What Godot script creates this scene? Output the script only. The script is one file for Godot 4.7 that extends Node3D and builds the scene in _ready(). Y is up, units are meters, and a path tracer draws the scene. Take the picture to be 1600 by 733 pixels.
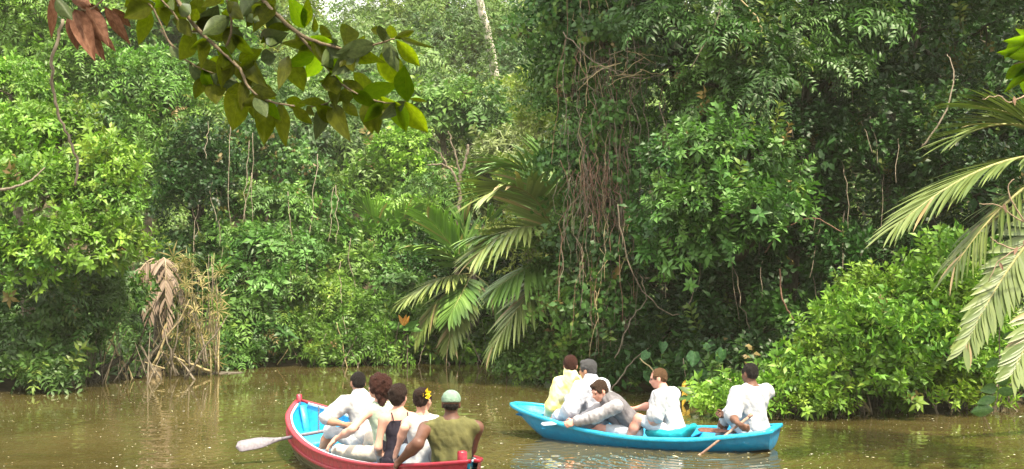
extends Node3D

const F := 1700.0
const PITCH := 0.0432
const EYE := Vector3(0, 2, 0)
var rng := RandomNumberGenerator.new()
var names := {}
var meshes := {}
var M := {}
var n_inst := 0
var t_start := 0

func _ready() -> void:
	t_start = Time.get_ticks_msec()
	var cam := Camera3D.new()
	cam.name = "camera"
	cam.position = EYE
	cam.rotation.x = PITCH
	cam.fov = rad_to_deg(2.0 * atan(366.5 / F))
	cam.near = 0.05
	cam.far = 600.0
	add_child(cam)
	var sky := ProceduralSkyMaterial.new()
	sky.sky_top_color = Color(1.0, 0.99, 0.97)
	sky.sky_horizon_color = Color(0.64, 0.64, 0.62)     # an overcast sky: the zenith about three times the horizon
	sky.sky_curve = 0.35
	sky.ground_bottom_color = Color(0.12, 0.13, 0.07)
	sky.ground_horizon_color = Color(0.3, 0.32, 0.26)
	sky.sky_energy_multiplier = 0.85
	var env := Environment.new()
	env.background_mode = Environment.BG_SKY
	env.sky = Sky.new()
	env.sky.sky_material = sky
	env.tonemap_mode = Environment.TONE_MAPPER_LINEAR
	env.tonemap_exposure = 5.4
	env.sdfgi_enabled = true
	env.ssao_enabled = true
	env.ssil_enabled = true
	env.fog_enabled = FOG > 0.0
	env.fog_density = FOG
	env.fog_light_color = Color(0.97, 0.97, 0.88)
	var we := WorldEnvironment.new()
	we.name = "environment"
	we.environment = env
	add_child(we)
	var sun := DirectionalLight3D.new()
	sun.name = "sun"
	sun.light_color = Color(1.0, 0.95, 0.84)
	sun.light_energy = 0.7
	sun.light_angular_distance = 3.0
	sun.shadow_enabled = true
	add_child(sun)
	sun.look_at_from_position(Vector3.ZERO, Vector3(-0.34, -1.0, -0.42))
	materials()
	terrain()
	water()
	forest()
	palms()
	climbers()
	banks()
	branch_in_front()
	boats()
	people()
	drift()

func ray(px: float, py: float) -> Vector3:
	return Vector3((px - 800.0) / F, (366.5 - py) / F, -1.0).rotated(Vector3.RIGHT, PITCH)

func at(px: float, py: float, d: float) -> Vector3:       # a pixel of the 1600 wide photograph at d metres in front
	var r := ray(px, py)
	return EYE + r * (d / -r.z)

func wat(px: float, py: float) -> Vector3:                # the point of the water surface under a pixel
	var r := ray(px, py)
	return EYE + r * (EYE.y / -r.y)

func R(a: float, b: float) -> float:
	return rng.randf_range(a, b)

func rv() -> Vector3:
	var z := R(-1, 1)
	var a := R(0, TAU)
	var s := sqrt(1 - z * z)
	return Vector3(s * cos(a), z, s * sin(a))

func col(r: float, g: float, b: float) -> Color:          # linear base colour -> sRGB property
	return Color(r, g, b).linear_to_srgb()

func put(o: Node3D, called: String, parent: Node = null) -> Node3D:
	var n := called
	if parent == null:
		parent = self
		if names.has(called):
			names[called] += 1
			n = "%s_%03d" % [called, names[called]]
		else:
			names[called] = 0
	else:
		var key := str(parent.get_instance_id()) + called
		if names.has(key):
			names[key] += 1
			n = "%s_%03d" % [called, names[key]]
		else:
			names[key] = 0
	o.name = n
	parent.add_child(o, true)
	return o

func tag(o: Node3D, label: String, category := "", group := "", kind := "") -> Node3D:
	if label: o.set_meta("label", label)
	if category: o.set_meta("category", category)
	if group: o.set_meta("group", group)
	if kind: o.set_meta("kind", kind)
	return o

func thing(called: String, where: Vector3, label: String, category: String, group := "") -> Node3D:
	var o := Node3D.new()
	put(o, called)
	o.position = where
	return tag(o, label, category, group)

func part(called: String, m: Mesh, mat: Material, parent: Node = null) -> MeshInstance3D:
	var o := MeshInstance3D.new()
	o.mesh = m
	o.material_override = mat
	put(o, called, parent)
	return o

func begin() -> SurfaceTool:
	var st := SurfaceTool.new()
	st.begin(Mesh.PRIMITIVE_TRIANGLES)
	return st

func done(st: SurfaceTool, smooth := true) -> ArrayMesh:
	if smooth:
		st.index()
	st.generate_normals()
	return st.commit()

func tri(st: SurfaceTool, a: Vector3, b: Vector3, c: Vector3) -> void:
	st.add_vertex(a); st.add_vertex(b); st.add_vertex(c)

func quad(st: SurfaceTool, a: Vector3, b: Vector3, c: Vector3, d: Vector3) -> void:
	tri(st, a, b, c); tri(st, a, c, d)

func tube(st: SurfaceTool, pts: PackedVector3Array, r0: float, r1: float, sides := 5, bumpy := 0.0, flat := 1.0) -> void:
	var n := pts.size()
	var rings := []
	var side := Vector3.ZERO
	for i in n:
		var t := (pts[mini(i + 1, n - 1)] - pts[maxi(i - 1, 0)]).normalized()
		if side == Vector3.ZERO:
			side = t.cross(Vector3.UP if absf(t.y) < 0.9 else Vector3.RIGHT).normalized()
		side = (side - t * side.dot(t)).normalized()
		var up := t.cross(side)
		var r := lerpf(r0, r1, float(i) / (n - 1))
		var ring := PackedVector3Array()
		for k in sides:
			var a := TAU * k / sides
			ring.append(pts[i] + (side * cos(a) + up * sin(a) * flat) * r * (1.0 + (R(-bumpy, bumpy) if bumpy > 0 else 0.0)))
		rings.append(ring)
	for i in n - 1:
		for k in sides:
			var j := (k + 1) % sides
			quad(st, rings[i][k], rings[i][j], rings[i + 1][j], rings[i + 1][k])
	for e in 2:
		var ring: PackedVector3Array = rings[0 if e == 0 else n - 1]
		for k in range(1, sides - 1):
			if e == 0: tri(st, ring[0], ring[k + 1], ring[k])
			else: tri(st, ring[0], ring[k], ring[k + 1])

func curve(a: Vector3, b: Vector3, n: int, wob: float, sag := 0.0) -> PackedVector3Array:   # a wandering line from a to b
	var out := PackedVector3Array()
	var l := a.distance_to(b)
	var o := Vector3.ZERO
	for i in n:
		var t := float(i) / (n - 1)
		var e := sin(PI * t)
		o = o * 0.7 + rv() * wob * l * 0.4
		out.append(a.lerp(b, t) + o * e - Vector3(0, sag * 4 * t * (1 - t), 0))
	return out

func box(st: SurfaceTool, c: Vector3, s: Vector3, bas := Basis(), bev := 0.006) -> void:   # a box with chamfered edges
	var h := s / 2
	var P := []
	for sx in [-1.0, 1.0]:
		for sy in [-1.0, 1.0]:
			for sz in [-1.0, 1.0]:
				P.append(Vector3(sx, sy, sz))
	var pts := PackedVector3Array()
	for p in P:
		for ax in 3:
			var q: Vector3 = p * h
			for k in 3:
				if k != ax: q[k] -= p[k] * bev
			pts.append(q)
	# convex hull by brute force of known faces
	var f := func(i: int, ax: int): return c + bas * pts[i * 3 + ax]
	for ax in 3:
		for sgn in [0, 1]:
			var ids := []
			for i in 8:
				var bits := [(i >> 2) & 1, (i >> 1) & 1, i & 1]
				if bits[ax] == sgn: ids.append(i)
			face(st, [f.call(ids[0], ax), f.call(ids[1], ax), f.call(ids[3], ax), f.call(ids[2], ax)], c)
	for i in 8:
		face(st, [f.call(i, 0), f.call(i, 1), f.call(i, 2)], c)
		for ax in 3:
			var bit := [4, 2, 1][ax] as int
			if i & bit: continue
			var j := i | bit
			var o := [0, 1, 2]
			o.erase(ax)
			face(st, [f.call(i, o[0]), f.call(i, o[1]), f.call(j, o[1]), f.call(j, o[0])], c)

func face(st: SurfaceTool, p: Array, inside: Vector3) -> void:    # a convex face, turned to look away from a point
	var n: Vector3 = (p[2] - p[0]).cross(p[1] - p[0])
	var flip := n.dot(p[0] - inside) < 0
	for k in range(1, p.size() - 1):
		if flip: tri(st, p[0], p[k + 1], p[k])
		else: tri(st, p[0], p[k], p[k + 1])

func paint(c: Color, rough := 0.5, spec := 0.5) -> StandardMaterial3D:
	var m := StandardMaterial3D.new()
	m.albedo_color = c
	m.roughness = rough
	m.metallic_specular = spec
	return m

func noise_tex(freq: float, a: Color, b: Color, size := 256, oct := 4, sd := 1, normal := false) -> NoiseTexture2D:
	var key := "noise %s %s %s %s %s %s" % [freq, a, b, size, oct, normal]
	if a == Color.BLACK: sd = 9
	else: key += str(sd)
	if meshes.has(key): return meshes[key]
	var n := FastNoiseLite.new()
	n.seed = sd
	n.frequency = freq
	n.fractal_octaves = oct
	var t := NoiseTexture2D.new()
	t.width = size; t.height = size
	t.seamless = true
	t.noise = n
	if normal:
		t.as_normal_map = true
		t.bump_strength = 6.0
	else:
		var g := Gradient.new()
		g.set_color(0, a); g.set_color(1, b)
		g.set_offset(0, 0.25); g.set_offset(1, 0.75)
		t.color_ramp = g
	meshes[key] = t
	return t

func grain(a: Color, b: Color, scale: Vector3, rough := 0.8, freq := 0.02, bump := 0.0) -> StandardMaterial3D:   # a mottled surface in two tones
	var m := paint(Color.WHITE, rough, 0.35)
	m.albedo_texture = noise_tex(freq, a, b, 256, 5, int(a.r * 999) + int(b.g * 777))
	m.uv1_triplanar = true
	m.uv1_scale = scale
	if bump > 0:
		m.heightmap_enabled = true
		m.heightmap_scale = bump
		m.heightmap_texture = noise_tex(freq * 1.5, Color.BLACK, Color.WHITE, 256, 5, 9)
	return m

# ---------------------------------------------------------------- leaves and sprigs
func leaf(st: SurfaceTool, base: Vector3, dir: Vector3, up: Vector3, l: float, w: float, fold: float, droop: float, tone: float) -> void:
	var side := dir.cross(up).normalized()
	var n := side.cross(dir).normalized()
	var mid := base + dir * l * 0.48
	var tip := mid + (dir - n * droop).normalized() * l * 0.52
	var c1 := base + dir * l * 0.44 + n * fold * w
	var a := c1 + side * w * 0.5
	var b := c1 - side * w * 0.5
	st.set_color(Color(tone, tone, tone * 0.95))
	tri(st, base, a, mid); tri(st, a, tip, mid)
	st.set_color(Color(tone * 0.9, tone * 0.92, tone * 0.85))
	tri(st, base, mid, b); tri(st, mid, tip, b)

func sprig(kind: String) -> ArrayMesh:
	if meshes.has(kind): return meshes[kind]
	var st := begin()
	rng.seed = hash(kind)
	var k := kind.left(kind.length() - 1)
	st.set_color(Color(0.8, 0.6, 0.5))
	if k == "rosette":
		tube(st, [Vector3(0, -0.1, 0), Vector3(0, 0.06, 0)], 0.006, 0.004, 3)
		for i in 10:
			var a := i * 2.4 + R(-.2, .2)
			var el := lerpf(-0.45, .75, i / 9.0) + R(-.15, .15)
			var d := Vector3(cos(a) * cos(el), sin(el), sin(a) * cos(el))
			leaf(st, Vector3(0, 0.03 + 0.003 * i, 0), d, Vector3.UP + rv() * .1, R(.16, .22) * (1.0 - 0.35 * i / 9.0), R(.06, .075), 0.12, R(.4, .9), R(.75, 1.2))
	elif k == "twig":
		var p := curve(Vector3.ZERO, Vector3(0, 0.42, 0), 6, .12)
		tube(st, p, .005, .003, 3)
		for i in 12:
			var t := (i + 1) / 12.0
			var b := p[mini(int(t * 5), 4)].lerp(p[mini(int(t * 5) + 1, 5)], t * 5 - int(t * 5))
			var s := 1.0 if i % 2 else -1.0
			var d := Vector3(s * R(.6, 1), R(.25, .7), R(-.5, .5)).normalized()
			if i == 11: d = Vector3(R(-.2, .2), 1, R(-.2, .2)).normalized()
			leaf(st, b, d, Vector3(R(-.3, .3), .4, 1 if i % 3 else -.6), R(.11, .17), R(.045, .065), .12, R(.2, .7), R(.75, 1.2))
	elif k == "pinnate":
		for q in 3:
			var a0 := q * TAU / 3 + R(-.3, .3)
			var out := Vector3(cos(a0), 0, sin(a0))
			var p := PackedVector3Array()
			for i in 6: p.append(out * i * .06 + Vector3(0, .05 + .05 * i - .013 * i * i, 0))
			tube(st, p, .004, .002, 3)
			for i in range(1, 6):
				for s in [-1.0, 1.0]:
					var d: Vector3 = (out.cross(Vector3.UP) * s + out * .35 + Vector3(0, -.25 + R(-.15, .15), 0)).normalized()
					leaf(st, p[i], d, Vector3.UP, R(.11, .15), R(.036, .046), .1, R(.3, .8), R(.75, 1.2))
			leaf(st, p[5], (out - Vector3(0, .4, 0)).normalized(), Vector3.UP, .14, .045, .1, .4, R(.8, 1.2))
	elif k == "vine":
		var p := curve(Vector3.ZERO, Vector3(0, .5, 0), 7, .15)
		tube(st, p, .004, .003, 3)
		for i in 11:
			var b := p[i % 7]
			var d := Vector3(R(-1, 1), R(-.3, .6), R(-1, 1)).normalized()
			leaf(st, b + d * .02, d, Vector3(R(-.4, .4), 1, R(-.4, .4)), R(.09, .14), R(.06, .09), .1, R(.2, .7), R(.7, 1.25))
	elif k == "broad":
		for i in 7:
			var a := i * 2.4
			var el := R(.0, .9)
			var d := Vector3(cos(a) * cos(el), sin(el), sin(a) * cos(el))
			leaf(st, d * .05, d, Vector3.UP, R(.24, .32), R(.1, .14), .1, R(.4, .9), R(.75, 1.2))
	elif k == "strap":      # long hanging blades
		for i in 9:
			var a := i * 2.4
			var d := Vector3(cos(a) * .8, R(.3, 1.0), sin(a) * .8).normalized()
			leaf(st, Vector3.ZERO, d, Vector3.UP, R(.35, .5), R(.03, .045), .15, R(.5, 1.3), R(.7, 1.2))
	else:                   # fine
		for q in 4:
			var e := rv()
			e.y = absf(e.y) + .3
			e = e.normalized() * .3
			var p := curve(Vector3.ZERO, e, 4, .1)
			tube(st, p, .004, .002, 3)
			for i in 6:
				var d := (rv() + e * 2).normalized()
				leaf(st, p[1 + i % 3], d, Vector3.UP + rv() * .3, R(.07, .11), R(.03, .042), .1, R(.1, .6), R(.7, 1.25))
	meshes[kind] = done(st, false)
	return meshes[kind]

func scatter(parent: Node, kind: String, xf: Array, cs: Array, called := "foliage", mat: Material = null) -> void:
	if xf.is_empty(): return
	var mm := MultiMesh.new()
	mm.transform_format = MultiMesh.TRANSFORM_3D
	mm.use_colors = true
	mm.mesh = sprig(kind) if mat == null else meshes[kind]
	mm.instance_count = xf.size()
	for i in xf.size():
		mm.set_instance_transform(i, xf[i])
		mm.set_instance_color(i, cs[i])
	var o := MultiMeshInstance3D.new()
	o.multimesh = mm
	o.material_override = mat if mat else M.leaf
	put(o, called, parent)
	o.set_meta("kind", "stuff")
	n_inst += xf.size()

func aim(y: Vector3, roll: float, s: float, o: Vector3) -> Transform3D:
	y = y.normalized()
	var x := y.cross(Vector3.FORWARD if absf(y.z) < .9 else Vector3.RIGHT).normalized()
	var b := Basis(x, y, x.cross(y)).rotated(y, roll)
	return Transform3D(b.scaled(Vector3.ONE * s), o)

# a tree, shrub or curtain of climbers: base point, lobes of foliage [centre, radii, clumps], and its ways
func plant(called: String, label: String, category: String, group: String, base: Vector3, lobes: Array, w: Dictionary) -> Node3D:
	rng.seed = hash(label)
	var root := thing(called, base, label, category, group)
	var kinds: Array = w.kinds
	var xf := []
	var cs := []
	for k in kinds:
		xf.append([]); cs.append([])
	var ca: Color = w.a
	var cb: Color = w.b
	var rc: float = w.get("rc", .45) * .92
	var per: int = int(w.get("per", 14) * 1.35)
	var sc: float = w.get("sc", 1.0)
	var hang: float = w.get("hang", 0.0)
	var upb: float = w.get("up", .45)
	var tr: float = w.get("trunk", .1)
	var bark: Material = w.get("bark", M.bark)
	var top: Vector3 = lobes[0][0]
	for l in lobes:
		if l[0].y > top.y: top = l[0]
	var mainline := PackedVector3Array()
	if tr > 0:
		var tp: Vector3 = w.get("tip", top) - base
		mainline = curve(Vector3(0, -.3, 0), tp, 9, w.get("wob", .05))
		var st := begin()
		tube(st, mainline, tr, tr * .35, 8, .12)
		part("trunk", done(st), bark, root)
	for l in lobes:
		var c: Vector3 = l[0]
		var rr: Vector3 = l[1]
		var n: int = l[2]
		var limb := begin()
		var patch: float = R(-.3, .3) * w.get("patchy", 1.0)
		var warm := R(.9, 1.1)
		var has_limb := false
		if tr > 0:
			var best := mainline[0]
			for q in mainline:
				if (q + base).distance_to(c) + absf(q.y + base.y - c.y + rr.y) * .5 < (best + base).distance_to(c) + absf(best.y + base.y - c.y + rr.y) * .5: best = q
			tube(limb, curve(best, c - base, 6, .08), tr * .45, tr * .2, 6)
			has_limb = true
		for j in n:
			var d := rv()
			if d.y < -.25 and rng.randf() < .55: d.y = -d.y
			if d.z < -.1 and rng.randf() < .7: d.z = -d.z
			var s := .62 + .38 * sqrt(rng.randf())
			var p := c + d * rr * s
			if p.y < .15: p.y = R(.15, .4)
			var nrm := (d / rr).normalized()
			nrm = (nrm * .8 + Vector3(0, upb * 1.5, .12)).normalized()
			var tone := clampf(R(-.1, 1.0) + patch, 0, 1.15)
			var cc := ca.lerp(cb, tone)
			var hue := R(.92, 1.08) * warm
			var t1 := nrm.cross(Vector3.UP if absf(nrm.y) < .9 else Vector3.RIGHT).normalized()
			var t2 := nrm.cross(t1)
			var rcj := rc * R(.6, 1.3)
			var scj := sc * R(.75, 1.25)
			if j % 3 == 0:
				tube(limb, curve(c - base if tr > 0 else p - base - nrm * .6 - Vector3(0, .4, 0), p - base, 4, .1), .012 + tr * .08, .006, 4)
				has_limb = true
			for q in per:
				var a := R(0, TAU)
				var rad := sqrt(rng.randf())
				var off := (t1 * cos(a) + t2 * sin(a)) * rad
				var pos := p + off * rcj - nrm * rcj * .55 * rad * rad + rv() * .06
				var g := nrm * .6 + off * .8 + rv() * .32 + Vector3(0, .45 - hang * 1.8, 0)
				if pos.y < .06: pos.y = R(.06, .3)
				var k := rng.randi() % kinds.size()
				xf[k].append(aim(g, R(0, TAU), scj * R(.75, 1.2), pos - base))
				var v := R(.8, 1.2)
				var q2 := cc
				if rng.randf() < w.get("young", .06): q2 = cc.lerp(Color(.27, .34, .05), .35)
				if rng.randf() < w.get("dry", .007): q2 = Color(.2, .15, .06)
				cs[k].append(Color(q2.r * v * hue, q2.g * v, q2.b * v))
		if has_limb:
			part("branch", done(limb), bark, root)
	for k in kinds.size():
		scatter(root, kinds[k], xf[k], cs[k])
	return root
const FOG := 0.0005
var shore: PackedVector2Array
var land_noise := FastNoiseLite.new()

func materials() -> void:
	M.leaf = paint(Color.WHITE, .45, .4)
	M.leaf.vertex_color_use_as_albedo = true
	M.leaf.backlight_enabled = true
	M.leaf.backlight = Color(.6, .7, .32)
	M.bark = grain(col(.10, .085, .06), col(.24, .2, .15), Vector3(3, 1, 3), .9, .02, 2.0)
	M.pale_bark = grain(col(.26, .22, .17), col(.66, .61, .53), Vector3(1.2, .5, 1.2), .85, .02, 1.0)
	M.dark_bark = grain(col(.025, .022, .015), col(.07, .062, .04), Vector3(3, 1, 3), .9, .02, 2.0)
	M.vine = grain(col(.10, .08, .055), col(.24, .2, .15), Vector3(4, 2, 4), .85)
	M.straw = grain(col(.24, .19, .09), col(.42, .35, .2), Vector3(4, 2, 4), .85)
	M.red_root = grain(col(.11, .06, .04), col(.22, .13, .09), Vector3(4, 2, 4), .85)
	M.soil = grain(col(.05, .04, .025), col(.11, .085, .05), Vector3(.7, .7, .7), .95)
	M.frond = paint(Color.WHITE, .45, .5)
	M.frond.vertex_color_use_as_albedo = true
	M.frond.backlight_enabled = true
	M.frond.backlight = Color(.5, .55, .25)
	M.dry = paint(Color.WHITE, .8, .3)
	M.dry.vertex_color_use_as_albedo = true
	M.dry.backlight_enabled = true
	M.dry.backlight = Color(.4, .34, .25)

func shoreline() -> void:
	var w := [[0, 612], [120, 600], [250, 586], [340, 578], [400, 573], [550, 568.5], [700, 566.5], [770, 568], [860, 582], [960, 600], [1040, 610], [1095, 640], [1250, 643], [1450, 638], [1610, 631]]
	shore = PackedVector2Array([Vector2(-16, 14), Vector2(-13, -4), Vector2(-10.6, -14)])
	for p in w:
		var q := wat(p[0], p[1])
		shore.append(Vector2(q.x, q.z))
	shore.append_array([Vector2(11, -15), Vector2(13, -4), Vector2(16, 14)])

func land(x: float, z: float) -> float:
	var p := Vector2(x, z)
	var d := 1e9
	for i in shore.size() - 1:
		d = minf(d, p.distance_squared_to(Geometry2D.get_closest_point_to_segment(p, shore[i], shore[i + 1])))
	d = sqrt(d)
	if Geometry2D.is_point_in_polygon(p, shore): return maxf(-.9, -d * .5)
	var h := minf(d * .4, .3) + maxf(0, d - 1) * .12
	if z < -33: h += minf((-33 - z) * .36, 9.5)
	return h + land_noise.get_noise_2d(x * 9, z * 9) * minf(.3, d * .1)

func ground(px: float, d: float) -> Vector3:
	var p := at(px, 440, d)
	return Vector3(p.x, maxf(land(p.x, p.z), -.3), p.z)

func terrain() -> void:
	shoreline()
	land_noise.seed = 4
	var st := begin()
	var nx := 120
	var nz := 110
	var pts := []
	for j in nz + 1:
		var row := PackedVector3Array()
		for i in nx + 1:
			var x := lerpf(-75, 75, float(i) / nx)
			x = x * lerpf(.45, 1.0, absf(x) / 75.0)
			var z := lerpf(14, -110, pow(float(j) / nz, 1.25))
			row.append(Vector3(x, land(x, z), z))
		pts.append(row)
	for j in nz:
		for i in nx:
			quad(st, pts[j][i], pts[j + 1][i], pts[j + 1][i + 1], pts[j][i + 1])
	tag(part("ground", done(st), M.soil), "dark soil of the river banks under the trees", "", "", "structure")

func water() -> void:
	var xs := PackedFloat32Array()
	var zs := PackedFloat32Array()
	for x in [-40.0, -30.0, -20.0, -14.0]: xs.append(x)
	for i in 401: xs.append(-10.5 + i * .0525)
	for x in [14.0, 20.0, 30.0, 40.0]: xs.append(x)
	for z in [20.0, 12.0, 5.0, -2.0, -6.0]: zs.append(z)
	var z := -8.0
	while z > -29.5:
		zs.append(z)
		z -= .026 + .0018 * (-z - 8)
	for q in [-31.0, -34.0, -40.0, -60.0]: zs.append(q)
	var n1 := FastNoiseLite.new()
	n1.seed = 3; n1.frequency = 1.0; n1.fractal_octaves = 3
	var n2 := FastNoiseLite.new()
	n2.seed = 8; n2.frequency = 1.0; n2.fractal_octaves = 2
	var dips := [[wat(1100, 703), .010, .16, 1.6], [wat(560, 740), .012, .2, 1.6], [wat(380, 702), .003, .12, .7], [wat(820, 690), .004, .18, 1.2]]
	var nx := xs.size()
	var hs := PackedFloat32Array()
	hs.resize(nx * zs.size())
	for j in zs.size():
		for i in nx:
			var x := xs[i]
			var zz := zs[j]
			var h := 0.0
			if absf(x) < 10.6 and zz < -7.9 and zz > -29.6:
				var calm := .25 + .75 * smoothstep(-20, -11, zz)
				h = n1.get_noise_2d(x * .9, zz * 2.2) * .0055 * calm + n2.get_noise_2d(x * 3.2, zz * 6.0) * .0018 * calm
				for q in dips:
					var r: float = Vector2(x - q[0].x, zz - q[0].z).length()
					if r < q[3] * 2: h += q[1] * sin(r / q[2] * TAU) * exp(-r / q[3] * 1.6) * minf(1, r * 4)
			hs[j * nx + i] = h
	var v := PackedVector3Array()
	var nn := PackedVector3Array()
	var idx := PackedInt32Array()
	for j in zs.size():
		for i in nx:
			v.append(Vector3(xs[i], hs[j * nx + i], zs[j]))
			var i0 := maxi(i - 1, 0); var i1 := mini(i + 1, nx - 1)
			var j0 := maxi(j - 1, 0); var j1 := mini(j + 1, zs.size() - 1)
			nn.append(Vector3(-(hs[j * nx + i1] - hs[j * nx + i0]) / (xs[i1] - xs[i0]), 1, -(hs[j1 * nx + i] - hs[j0 * nx + i]) / (zs[j1] - zs[j0])).normalized())
	for j in zs.size() - 1:
		for i in nx - 1:
			var a := j * nx + i
			idx.append_array([a, a + nx, a + nx + 1, a, a + nx + 1, a + 1])
	var arr := []
	arr.resize(Mesh.ARRAY_MAX)
	arr[Mesh.ARRAY_VERTEX] = v
	arr[Mesh.ARRAY_NORMAL] = nn
	arr[Mesh.ARRAY_INDEX] = idx
	var me := ArrayMesh.new()
	me.add_surface_from_arrays(Mesh.PRIMITIVE_TRIANGLES, arr)
	var m := paint(Color.WHITE, .025, .55)
	m.albedo_texture = noise_tex(.012, col(.05, .04, .012), col(.075, .061, .021), 256, 4, 5)
	m.uv1_triplanar = true
	m.uv1_scale = Vector3(.12, .12, .12)
	tag(part("water", me, m), "murky olive brown river water", "", "", "structure")

func drift() -> void:
	rng.seed = 77
	var st := begin()
	st.set_color(Color.WHITE)
	leaf(st, Vector3(-.5, 0, 0), Vector3.RIGHT, Vector3.UP, 1.0, .55, .05, .1, 1.0)
	meshes["flake"] = done(st, false)
	var m := paint(Color.WHITE, .5, .5)
	m.vertex_color_use_as_albedo = true
	var xf := []
	var cs := []
	while xf.size() < 2900:
		var z := -R(10.5, 27.5)
		var x := R(-.5, .5) * -z
		if not Geometry2D.is_point_in_polygon(Vector2(x, z), shore): continue
		if land_noise.get_noise_2d(x * 30, z * 45) < R(-.45, .35): continue
		var s := R(.008, .03) * (1.0 if rng.randf() < .93 else 2.4)
		xf.append(Transform3D(Basis(Vector3.UP, R(0, TAU)).scaled(Vector3(s, s, s)), Vector3(x, .008, z)))
		var t := R(.6, .9)
		cs.append(Color(t, t * .96, t * R(.6, .9)) if rng.randf() < .8 else Color(.3, .26, .1))
	var mm := MultiMesh.new()
	mm.transform_format = MultiMesh.TRANSFORM_3D
	mm.use_colors = true
	mm.mesh = meshes["flake"]
	mm.instance_count = xf.size()
	for i in xf.size():
		mm.set_instance_transform(i, xf[i])
		mm.set_instance_color(i, cs[i])
	var o := MultiMeshInstance3D.new()
	o.multimesh = mm
	o.material_override = m
	put(o, "floating_petals")
	tag(o, "pale petals and flakes drifting all over the water", "petals", "", "stuff")
func look(kinds: Array, a: Color, b: Color, extra := {}) -> Dictionary:
	var d := {"kinds": kinds, "a": a, "b": b}
	d.merge(extra, true)
	return d

# lobes given in the photograph: [x, y, distance, half width and half height in pixels, half depth in metres]
func lobes(rows: Array, dens := 1.0, rc := .45) -> Array:
	var out := []
	for r in rows:
		var s: float = r[2] / F
		var rad := Vector3(r[3] * s, r[4] * s, r[5] if r.size() > 5 else maxf(r[3], r[4]) * s * .8)
		var n := int(clampf(dens * 5.0 * rad.x * rad.y / (rc * rc), 5, 260))
		out.append([at(r[0], r[1], r[2]), rad, n])
	return out

func grow(called: String, label: String, category: String, group: String, px: float, d: float, w: Dictionary, rows: Array) -> Node3D:
	return plant(called, label, category, group, ground(px, d), lobes(rows, w.get("dens", 1.0), w.get("rc", .45)), w)

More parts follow.
